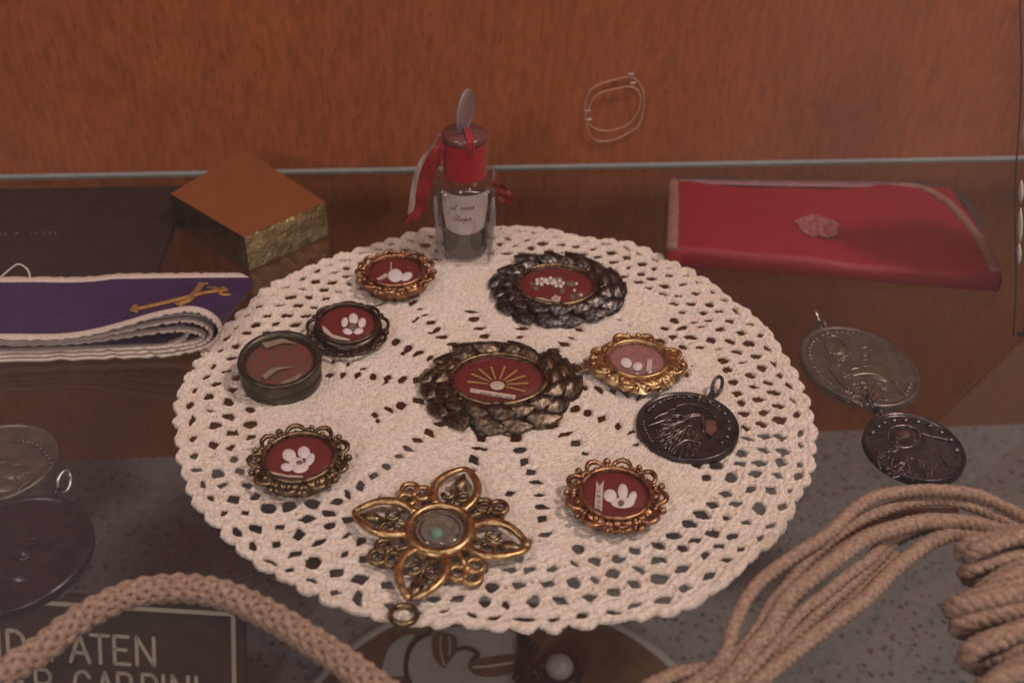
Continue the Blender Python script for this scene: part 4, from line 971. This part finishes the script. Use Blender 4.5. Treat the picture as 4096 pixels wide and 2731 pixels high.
# ------------------------------------------------------------------ purple stole
sl = thing('purple_stole', (0, 0, 0), 'folded purple satin stole with cream lace edging and gold cross', 'stole')
YF = at(200, 1448)[1]; YB = at(350, 1112, .0100)[1]
front = [(-900, 1385), (-400, 1360), (0, 1352), (150, 1353), (270, 1348), (380, 1330), (500, 1298), (600, 1268), (700, 1246), (760, 1240), (820, 1254), (865, 1286), (882, 1322), (868, 1356), (830, 1384), (760, 1405), (650, 1424), (500, 1438), (300, 1444), (0, 1440), (-400, 1440), (-900, 1440)]
FP = [aty(x, y, YF) for x, y in front]
FP = catmull(FP, 5); FP[:, 2] = np.maximum(FP[:, 2], .0012)
def back_of(p):                                       # the far edge is flatter and reaches further right
    x, z = p[0], p[2]
    xr = FP[:, 0].max(); k = np.clip((x-(xr-.055))/.055, 0, 1)
    return np.array([x+.0085*k, YB, min(z, .0100+.0012*(1-k)) if z > .006 else z*.9])
BP = np.array([back_of(p) for p in FP])
ns = 22
def sheet(F, B, v0, v1, off, name, mt, ns=ns, th=.0006, ruff=0.0, parent=sl):
    """a strip of the folded band between the shares v0 and v1 of its width, raised by off"""
    c2 = F[:, [0, 2]]; T = np.gradient(c2, axis=0); T /= np.linalg.norm(T, axis=1)[:, None]+1e-9; nrm = np.stack([T[:, 1]*-1, T[:, 0]], 1)
    n = len(F); v = []; f = []
    for lay in (off, off-th):
        for i in range(n):
            for j in range(ns+1):
                q = v0+(v1-v0)*j/ns
                if ruff and ((j == 0 and v0 < .5) or (j == ns and v0 > .5)): q += (-1 if v0 < .5 else 1)*ruff*abs(math.sin(i*1.9))
                qq = min(1, max(0, q)); e = qq*qq*(3-2*qq); p_ = F[i]*(1-e)+B[i]*e; p_ = np.array([p_[0]-.006*max(0, (q-.72)/.28)**2*min(1, max(0, (F[i][0]-(F[:, 0].max()-.02))/.02)), F[i][1]*(1-q)+B[i][1]*q, p_[2]])
                v.append((p_[0]+nrm[i, 0]*lay, p_[1], p_[2]+nrm[i, 1]*lay))
    for i in range(n-1):
        for j in range(ns):
            a = i*(ns+1)+j; f.append((a, a+1, a+ns+2, a+ns+1)); b = a+n*(ns+1); f.append((b, b+ns+1, b+ns+2, b+1))
    for (j, sgn) in ((0, 1), (ns, -1)):
        for i in range(n-1): a = i*(ns+1)+j; b = a+n*(ns+1); f.append((a, a+ns+1, b+ns+1, b) if sgn > 0 else (a, b, b+ns+1, a+ns+1))
    return MB().add(v, f).build(name, mt, parent)
sheet(FP, BP, .055, .95, 0, 'band', M['purple'])
sheet(FP, BP, .0, .06, .0003, 'lace_edging', M['trim'], 3, .0009, .034)
sheet(FP, BP, .93, 1.0, .0003, 'lace_edging', M['trim'], 3, .0011, .03)
cxm = FP[:, 0].max()
for k in (1, 2):                                      # folds lying inside
    sq = 1-.24*k
    F2 = FP.copy(); zmid = .0052; F2[:, 2] = zmid+(FP[:, 2]-zmid)*max(.12, 1-.30*k)
    F2[:, 0] = FP[:, 0]-.0030*k*np.clip((FP[:, 0]-(cxm-.05))/.05, 0, 1); F2[:, 1] = YF+.0006*k
    B2 = np.array([back_of(p) for p in F2]); B2[:, 0] -= .003*k; B2[:, 2] = np.minimum(B2[:, 2], .009-.0012*k)
    sheet(F2, B2, .06, .90, 0, 'fold', M['lining'] if k == 1 else M['purple'], 8)
    sheet(F2, B2, .0, .065, .0002, 'lace_edging', M['trim'], 3, .0008, .034)
hp = [aty(x, y, YF+.002) for x, y in ((470, 1405), (620, 1392), (720, 1360), (745, 1335), (730, 1320), (690, 1325))]
hp = catmull(hp, 6); hb = hp.copy(); hb[:, 1] = YB-.01
sheet(hp, hb, 0, .9, 0, 'fold', M['purple'], 8); sheet(hp, hb, 0, .09, .0003, 'lace_edging', M['trim'], 3, .0012, .03)
# embroidered cross: find where the photograph's points lie on the top of the band
top = []
for i in range(0, 62):
    for j in range(0, 41):
        q = j/40; e = q*q*(3-2*q); p_ = FP[i]*(1-e)+BP[i]*e; top.append((p_[0], FP[i][1]*(1-q)+BP[i][1]*q, p_[2]+.0004))
top = np.array(top); tpx = np.array([proj(p_) for p_ in top])
def on_band(x, y):
    d = np.hypot(tpx[:, 0]-x, tpx[:, 1]-y); k = np.argsort(d)[:4]; w_ = 1/(d[k]+.5); return (top[k]*w_[:, None]).sum(0)/w_.sum()
emb = MB()
def stitch(pts, r): emb.add(*tube(catmull([on_band(x, y) for x, y in pts], 6), r, 7, flat=.45))
cr = bpy.data.objects.new('embroidered_cross', None); COL.objects.link(cr); cr.parent = sl
def strokes(name, L):
    global emb
    emb = MB()
    for pts, r in L: stitch(pts, r)
    emb.build(name, M['embroidery'], cr)
strokes('cross_shaft', [([(530, 1238), (620, 1220), (720, 1196), (820, 1172), (905, 1160)], .0011), ([(545, 1222), (525, 1240), (550, 1248)], .0008), ([(870, 1158), (890, 1176), (918, 1178)], .0008), ([(885, 1150), (905, 1160)], .0008)])
strokes('cross_arms', [([(715, 1216), (755, 1200), (785, 1165), (808, 1132)], .0012), ([(705, 1212), (720, 1222), (738, 1210)], .0006), ([(790, 1130), (810, 1136), (832, 1130)], .0006), ([(775, 1172), (800, 1178), (820, 1168)], .0006)])
strokes('flourish', [([(830, 1152), (842, 1146), (850, 1154), (862, 1146)], .0004), ([(840, 1168), (856, 1160), (872, 1150)], .0004), ([(700, 1190), (690, 1205), (712, 1212)], .0004)])
lp = MB(); lp.add(*tube(catmull([on_band(15, 1108), at(30, 1085, .012), at(72, 1057, .014), at(110, 1078, .012), on_band(128, 1108)], 6), .00035, 6)); lp.build('loose_thread', M['trim'], sl)

# ------------------------------------------------------------------ cords
def plied(P, r, plies=3, pitch=.008, ply_r=None, step=.0011, phase=0.0, sides=6):
    P, s_ = resample(P, step); T, N_, B = frames(P); mb = MB(); pr = ply_r or r*.63
    for k in range(plies):
        a = 2*math.pi*(s_/pitch+k/plies)+phase; Q = P+(r-pr)*(np.cos(a)[:, None]*N_+np.sin(a)[:, None]*B); mb.add(*tube(Q, pr, sides))
    return mb
bc = thing('braided_cord', at(640, 2340), 'tan braided cord arching across the lower left corner', 'cord')
path = [(-300, 2920), (-150, 2805), (0, 2702), (90, 2642), (179, 2585), (298, 2490), (417, 2420), (536, 2372), (714, 2350), (893, 2376), (1071, 2455), (1250, 2564), (1369, 2642), (1500, 2740), (1660, 2860)]
P = catmull([at(x, y, .0045) for x, y in path], 10)-np.array(bc.location); P, s_ = resample(P, .0008); T, N_, B = frames(P)
for k in range(12):
    d = 1 if k % 2 else -1; a = d*2*math.pi*s_/.0250+2*math.pi*(k//2)/6+(math.pi/6 if d > 0 else 0)
    rr = .0028+.00030*np.cos(6*a+(0 if d > 0 else math.pi))
    MB().add(*tube(P+rr[:, None]*(np.cos(a)[:, None]*N_+np.sin(a)[:, None]*B), .00105, 6, flat=.9)).build('strand', M['cord'], bc)
MB().add(*tube(P[::4], .0025, 10)).build('core', M['cord'], bc)

ts = thing('cord_bundle', at(3300, 2250), 'bundle of loose tan cord strands arching to a knot at the right', 'cord')
O = np.array(ts.location); cp = lambda L, z: [at(2696+x/1.68, 1798+y/1.68, zz)-O for (x, y), zz in zip(L, z)]
def zz(n, a, hi, b): return [a+(hi-a)*math.sin(math.pi*min(1, i/(n-1)*1.0))+(b-a)*i/(n-1) for i in range(n)]
SL = [
 ([(60, 1620), (200, 1520), (300, 1440), (360, 1330), (400, 1190), (480, 1010), (600, 865), (800, 715), (1000, 590), (1110, 500), (1220, 395), (1370, 310), (1600, 275), (1850, 275), (2050, 305), (2200, 375), (2420, 480)], .0021, (.003, .0125, .009)),
 ([(120, 1680), (330, 1470), (460, 1330), (570, 1190), (650, 1050), (770, 900), (900, 745), (1060, 600), (1220, 490), (1420, 400), (1650, 345), (1850, 345), (2050, 400), (2200, 470), (2420, 585)], .0020, (.003, .009, .006)),
 ([(200, 1720), (400, 1520), (530, 1330), (640, 1210), (750, 1020), (900, 880), (1100, 725), (1300, 590), (1500, 525), (1700, 480), (1950, 490), (2150, 530), (2420, 620)], .0027, (.003, .010, .006)),
 ([(300, 1720), (520, 1480), (650, 1330), (760, 1190), (860, 1080), (990, 985), (1140, 860), (1310, 735), (1420, 620), (1570, 560), (1800, 500), (2100, 560)], .0020, (.0025, .006, .004)),
 ([(430, 1720), (560, 1570), (760, 1400), (960, 1240), (1130, 1120), (1300, 990), (1450, 835), (1600, 705), (1750, 610), (1900, 565), (2100, 590), (2420, 700)], .0025, (.003, .007, .005)),
 ([(350, 1700), (560, 1440), (700, 1340), (840, 1230), (1000, 1070), (1200, 905), (1380, 735), (1500, 610), (1700, 530), (1900, 510)], .0019, (.0022, .004, .003)),
 ([(-200, 1600), (0, 1510), (150, 1480), (290, 1470), (420, 1480), (560, 1380), (640, 1270), (800, 1010), (1020, 760), (1200, 600), (1400, 500), (1600, 440), (1900, 430)], .0022, (.0025, .0045, .003)),
 ([(-150, 1700), (100, 1600), (300, 1570), (520, 1560), (700, 1450), (900, 1290), (1120, 1090), (1260, 930), (1400, 800), (1480, 700)], .0022, (.0022, .003, .002)),
]
for k, (L, r_, (a, hi, b)) in enumerate(SL):
    P = catmull(cp(L, zz(len(L), a, hi, b)), 8)
    plied(P, r_*.92, 3, .0060+.0005*(k % 3), phase=k).build('strand', M['cord'], ts)
kn = thing('cord_knot', at(4080, 2350), 'thick coiled tan cord knot cut by the right edge', 'cord')
O2 = np.array(kn.location)
kl = [(3850, 2170, .014, 30, 215), (3862, 2255, .010, 20, 210), (3912, 2330, .012, -8, 175), (3805, 2400, .013, 14, 290), (3830, 2470, .010, 20, 265), (3865, 2560, .013, 30, 230), (3900, 2610, .009, 10, 200), (3935, 2700, .012, -15, 165), (3960, 2790, .010, 10, 160)]
g = random.Random(9)
for k in range(17):                                   # loose turns of cord, some slack, some tight
    x, y, zc, slope, half = kl[k % 9]; x += g.uniform(-10, 45)*(k > 8); y += g.uniform(-34, 34)*(k > 8); zc += g.uniform(-.002, .005)*(k > 8)
    tilt = -.30+g.uniform(-.16, .2); hh = g.uniform(26, 46); P = []
    for t in np.linspace(math.pi*g.uniform(.25, .4), math.pi*1.75, 13):
        P.append(at(x+half+half*math.cos(t), y-hh*math.sin(t)+tilt*half*math.cos(t)+g.uniform(-5, 5), zc+.0045*math.sin(t))-O2)
    plied(catmull(P, 6), g.uniform(.0023, .0029), 3, .0075, phase=k*1.7).build('coil', M['cord'], kn)

# ------------------------------------------------------------------ under the shelf: name plaque, inlaid plate
STROKE = {
 'A': [[(0,0),(.5,1),(1,0)],[(.18,.33),(.82,.33)]], 'T': [[(0,1),(1,1)],[(.5,1),(.5,0)]], 'E': [[(.9,1),(0,1),(0,0),(.95,0)],[(0,.52),(.75,.52)]],
 'N': [[(0,0),(0,1),(1,0),(1,1)]], 'D': [[(0,0),(0,1),(.5,1),(.85,.85),(1,.5),(.85,.15),(.5,0),(0,0)]], 'P': [[(0,0),(0,1),(.65,1),(.92,.88),(1,.74),(.92,.58),(.65,.48),(0,.48)]],
 'R': [[(0,0),(0,1),(.65,1),(.92,.88),(1,.74),(.92,.58),(.65,.48),(0,.48)],[(.55,.48),(1,0)]], 'C': [[(1,.8),(.8,.96),(.5,1),(.2,.9),(0,.5),(.2,.1),(.5,0),(.8,.04),(1,.2)]],
 'B': [[(0,0),(0,1),(.6,1),(.88,.88),(.9,.68),(.6,.52),(0,.52)],[(.6,.52),(.95,.40),(1,.2),(.85,.04),(.55,0),(0,0)]], 'I': [[(.0,0),(.0,1)]],
 'H': [[(0,0),(0,1)],[(1,0),(1,1)],[(0,.5),(1,.5)]], 'O': [[(.5,0),(.15,.12),(0,.5),(.15,.88),(.5,1),(.85,.88),(1,.5),(.85,.12),(.5,0)]], 'M': [[(0,0),(0,1),(.5,.3),(1,1),(1,0)]]}
PTR = at(937, 2455, FLOORZ+.052); PTL = at(525, 2430, FLOORZ+.052)
ux = (PTR-PTL)/np.linalg.norm(PTR-PTL); al = R(66); hd = np.array([ux[1], -ux[0], 0]); dn = hd*math.cos(al)+np.array([0, 0, -1])*math.sin(al); nz_ = np.cross(dn, ux); nz_ = nz_ if nz_[2] > 0 else -nz_
PHT = .054
pq = thing('name_plaque', (0, 0, 0), 'dark brown plaque with cream engraved capitals and border under the shelf', 'plaque')
def pl(s_, d, h=0): return PTR+ux*s_+dn*d+nz_*h      # s along the top edge from the right corner, d down the face
def slab(s0, s1, d0, d1, h0, h1):
    v = [pl(s_, d, h) for h in (h0, h1) for (s_, d) in ((s0, d0), (s1, d0), (s1, d1), (s0, d1))]
    return v, [(0,3,2,1),(4,5,6,7),(0,1,5,4),(1,2,6,5),(2,3,7,6),(3,0,4,7)]
MB().add(*slab(-.17, .0042, -.0036, PHT, -.0025, 0)).build('plate', M['plate_brown'], pq, smooth=False)
mb = MB(); bw = .0009
mb.add(*slab(-.166, .0, -.0009, .0009, .00005, .0003)); mb.add(*slab(-.0013, .0005, .0009, PHT-.005, .00005, .0003))
mb.add(*slab(-.166, .0, PHT-.006, PHT-.0042, .00005, .0003)); mb.build('border_line', M['engraved'], pq, smooth=False)
def plaque_xy(x, y):                                  # where a point of the photograph lies on the plaque
    r = ray(x, y); X_ = CAM+r*(((PTR-CAM)@nz_)/(r@nz_)); return (X_-PTR)@ux, (X_-PTR)@dn
def letter(ch, s0, d0, wd, hgt, sw):
    mb = MB()
    for ln in STROKE[ch]:
        for (a, b) in zip(ln[:-1], ln[1:]):
            A_ = np.array([s0+a[0]*wd, d0-a[1]*hgt]); B_ = np.array([s0+b[0]*wd, d0-b[1]*hgt]); d = B_-A_; L = np.linalg.norm(d); d /= L; n_ = np.array([-d[1], d[0]])
            pts = [A_+n_*sw]+[A_-d*sw*math.sin(t)+n_*sw*math.cos(t) for t in (.6, 1.57, 2.5)]+[A_-n_*sw, B_-n_*sw]+[B_+d*sw*math.sin(t)-n_*sw*math.cos(t) for t in (.6, 1.57, 2.5)]+[B_+n_*sw]
            k = len(pts); v = [pl(p_[0], p_[1], .00006+.00002*len(mb.v) % 1e-4) for p_ in pts]+[pl(p_[0], p_[1], .0004) for p_ in pts]
            mb.add(v, [tuple(range(k-1, -1, -1)), tuple(range(k, 2*k))]+[(i, (i+1)%k, k+(i+1)%k, k+i) for i in range(k)])
    return mb
x0, y0 = 0, 1798
def row(text, xs, ytop, ybot, slope):
    for ch, (xa, xb) in zip(text, xs):
        sA, dB = plaque_xy(x0+xa/1.68, y0+(ybot+slope*xa)/1.68); sB, _ = plaque_xy(x0+xb/1.68, y0+(ybot+slope*xb)/1.68); _, dT = plaque_xy(x0+xa/1.68, y0+(ytop+slope*xa)/1.68)
        letter(ch, sA, dB, max(sB-sA, 0), dB-dT, .00075).build('letter', M['engraved'], pq, smooth=False)
row('ANDPATEN', [(-330, -200), (-120, 0), (62, 178), (350, 450), (478, 605), (620, 738), (775, 880), (925, 1040)], 1208, 1392, .052)
row('MOTHERCABRINI', [(-740, -600), (-560, -440), (-400, -280), (-240, -130), (60, 190), (250, 350), (505, 610), (660, 770), (800, 900), (965, 1060), (1105, 1105), (1165, 1270), (1325, 1325)], 1455, 1640, .052)

ip = thing('inlaid_plate', (.0235, .2299, FLOORZ), 'round brown plate with pale inlaid scrolls and rim under the shelf', 'plate')
IR = .0945
MB().add(*rings([(IR*.97, IR*.97, .0002), (IR*.985, IR*.985, .0032)], 96)).build('disc', M['inlaybrown'], ip, smooth=False)
MB().add(*rings([(IR*.965, IR*.965, .0033), (IR*.97, IR*.97, .0042), (IR*1.005, IR*1.005, .0042), (IR*1.01, IR*1.01, .0002), (IR*.99, IR*.99, .0002)], 96, cap0=False, cap1=False)).build('rim', M['inlaygrey'], ip)
oo = np.array(ip.location)
def inl(pts, name, mt, h):
    P = [at(1150+x/1.568, 2350+y/1.568, FLOORZ+.0034)-oo for x, y in pts]; P = catmull([p_ for p_ in P], 4, True)
    MB().add(*prism(P, .0030, h)).build(name, M[mt], ip, smooth=False)
inl([(745, 300), (660, 350), (610, 440), (600, 540), (680, 552), (735, 540), (730, 450), (760, 350), (800, 300)], 'inlay', 'inlaygrey', .0036)
inl([(900, 280), (800, 340), (750, 440), (750, 540), (800, 640), (1000, 760), (1430, 760), (1420, 560), (1435, 400), (1440, 300), (1300, 240), (1100, 240)], 'inlay', 'inlaygrey', .0038)
inl([(920, 290), (905, 380), (930, 460), (985, 510), (1010, 470), (1060, 400), (1060, 320), (1000, 285)], 'inlay_leaf', 'inlaybrown', .0041)
inl([(1140, 465), (1140, 520), (1200, 555), (1300, 560), (1420, 530), (1445, 470), (1440, 425), (1380, 420), (1250, 440)], 'inlay_leaf', 'inlaybrown', .0041)
for L in ([(965, 300), (960, 380), (975, 450), (990, 490)], [(1015, 300), (1020, 360), (1015, 420)], [(1160, 495), (1260, 490), (1420, 465)]):
    MB().add(*tube(catmull([at(1150+x/1.568, 2350+y/1.568, FLOORZ+.0042)-oo for x, y in L], 5), .0006, 6)).build('vein', M['inlaygrey'], ip)
for L in ([(905, 280), (800, 340), (748, 440), (745, 540), (790, 640)], [(1060, 390), (1110, 378), (1160, 390), (1195, 420), (1170, 445), (1150, 460)]):
    MB().add(*tube(catmull([at(1150+x/1.568, 2350+y/1.568, FLOORZ+.0040)-oo for x, y in L], 5), .0010, 6)).build('outline', M['leather_dark'], ip)
xc = thing('metal_cross', at(2115, 2760, FLOORZ+.0045), 'small dark metal cross lying on the inlaid plate at the bottom edge', 'cross')
oc = np.array(xc.location); q = lambda x, y, h=.003: at(1150+x/1.568, 2350+y/1.568, FLOORZ+.0045+h)-oc
MB().add(*tube(np.array([q(1475, 300), q(1490, 400), q(1510, 560), q(1530, 760)]), [.0032, .0030, .0034, .0034], 8, flat=.6)).build('shaft', M['blackmedal'], xc)
MB().add(*tube(np.array([q(1420, 530), q(1520, 520), q(1640, 540)]), [.0026, .0030, .0026], 8, flat=.6)).build('arm', M['blackmedal'], xc)
mb = MB()
for (x, y) in ((1550, 370), (1600, 490), (1440, 560), (1570, 560)): mb.add(*ball(q(x, y, .004), .0022))
mb.build('knobs', M['blackmedal'], xc)
be = thing('pale_bead', at(2235, 2700, FLOORZ+.0045), 'round pale bead in a dark ring beside the metal cross', 'bead')
t = np.linspace(0, 2*math.pi, 32, endpoint=False)
MB().add(*ball((0, 0, .0062), .0062, .8, 20, 12)).build('bead', M['beadgrey'], be)
MB().add(*tube(np.stack([.0082*np.cos(t), .0082*np.sin(t), 0*t+.0030], 1), .0024, 8, True)).build('setting', M['blackmedal'], be)

# ------------------------------------------------------------------ at the back panel and the right edge
nl = thing('lens_ring_loops', aty(2460, 430, WALLY-.001), 'thin pale double ring on the wood back panel standing in for a lens reflection', 'reflection ring')  # a lens reflection built as two solid loops
on = np.array(nl.location); nq = lambda L, dy: catmull([aty(1350+x/1.68, y/1.68, WALLY-dy)-on for x, y in L], 8, True)
MB().add(*tube(nq([(1665, 700), (1720, 590), (1850, 540), (1975, 520), (2045, 590), (2060, 700), (2030, 830), (1960, 890), (1850, 940), (1740, 945), (1680, 870)], .0012), .00026, 6, True)).build('loop', M['ringline'], nl)
MB().add(*tube(nq([(1690, 730), (1740, 640), (1860, 600), (1980, 585), (2035, 640), (2025, 740), (1960, 830), (1850, 875), (1740, 870), (1670, 800)], .0022), .00024, 6, True)).build('loop', M['ringline'], nl)
for (x, y) in ((1972, 500), (1985, 560), (1682, 745), (1690, 805)):
    MB().add(*tube(np.array([aty(1350+(x-18)/1.68, y/1.68, WALLY-.0016)-on, aty(1350+(x+18)/1.68, (y-2)/1.68, WALLY-.0016)-on]), .0003, 6)).build('clip', M['white'], nl)  # pale bars put in for the glints on the ring
MB().add(*tube(np.array([(aty(1350+1860/1.68, 545/1.68, WALLY-.0012)-on), (aty(1350+1860/1.68, 545/1.68, WALLY+.001)-on)]), .0008, 8)).build('added_nail', M['steel'], nl)  # nail added to hold up the loops

B0 = at(4063, 1345); T0 = aty(4094, 160, B0[1]+.034)
fr = thing('standing_frame', B0, 'narrow dark openwork frame with pale card cut by the right edge', 'frame')
ax_ = (T0-B0); Lf = np.linalg.norm(ax_); ax_ /= Lf; rt = np.array([1, 0, 0])-ax_*ax_[0]; rt /= np.linalg.norm(rt); fw = np.cross(ax_, rt)
fp = lambda s_, w_, d=0: ax_*s_+rt*w_+fw*d
def bar(w_, r_, nm): MB().add(*tube(np.array([fp(s_, w_+.0006*math.sin(s_*90), 0) for s_ in np.linspace(0, Lf*1.15, 40)]), r_, 8)).build(nm, M['blackmedal'], fr)
bar(-.0010, .00028, 'side_rail'); bar(.0032, .00045, 'side_rail')
for k, (s_, hl, w_) in enumerate(((.030, .0040, .0008), (.040, .0065, .001), (.052, .0042, .001), (.072, .005, .0018), (.090, .004, .0018), (.104, .006, .0006), (.118, .0055, .0016), (.132, .004, .0018))):
    if s_ > Lf: break
    MB().add(*tube(np.array([fp(s_+hl*q_, w_, .0008) for q_ in (-1, -.5, 0, .5, 1)]), [.0003, .0011, .0014, .0011, .0003], 8, flat=.5)).build('link', M['card'], fr)
v = [fp(.006, .0046, .001), fp(Lf*1.15, .0046, .001), fp(Lf*1.15, .05, .001), fp(.006, .05, .001)]; v += [p_+fw*.0012 for p_ in v]
MB().add(v, [(0,3,2,1),(4,5,6,7),(0,1,5,4),(1,2,6,5),(2,3,7,6),(3,0,4,7)]).build('card', M['card'], fr, smooth=False)
MB().add(*tube(np.array([fp(.0006, .001), fp(.0006, .05)]), .0008, 8)).build('foot', M['blackmedal'], fr)
MB().add(*tube(np.array([fp(Lf*.8, .045, .004), fp(0, .045)+np.array([.004, .05, .0008])]), .0010, 6)).build('strut', M['blackmedal'], fr)
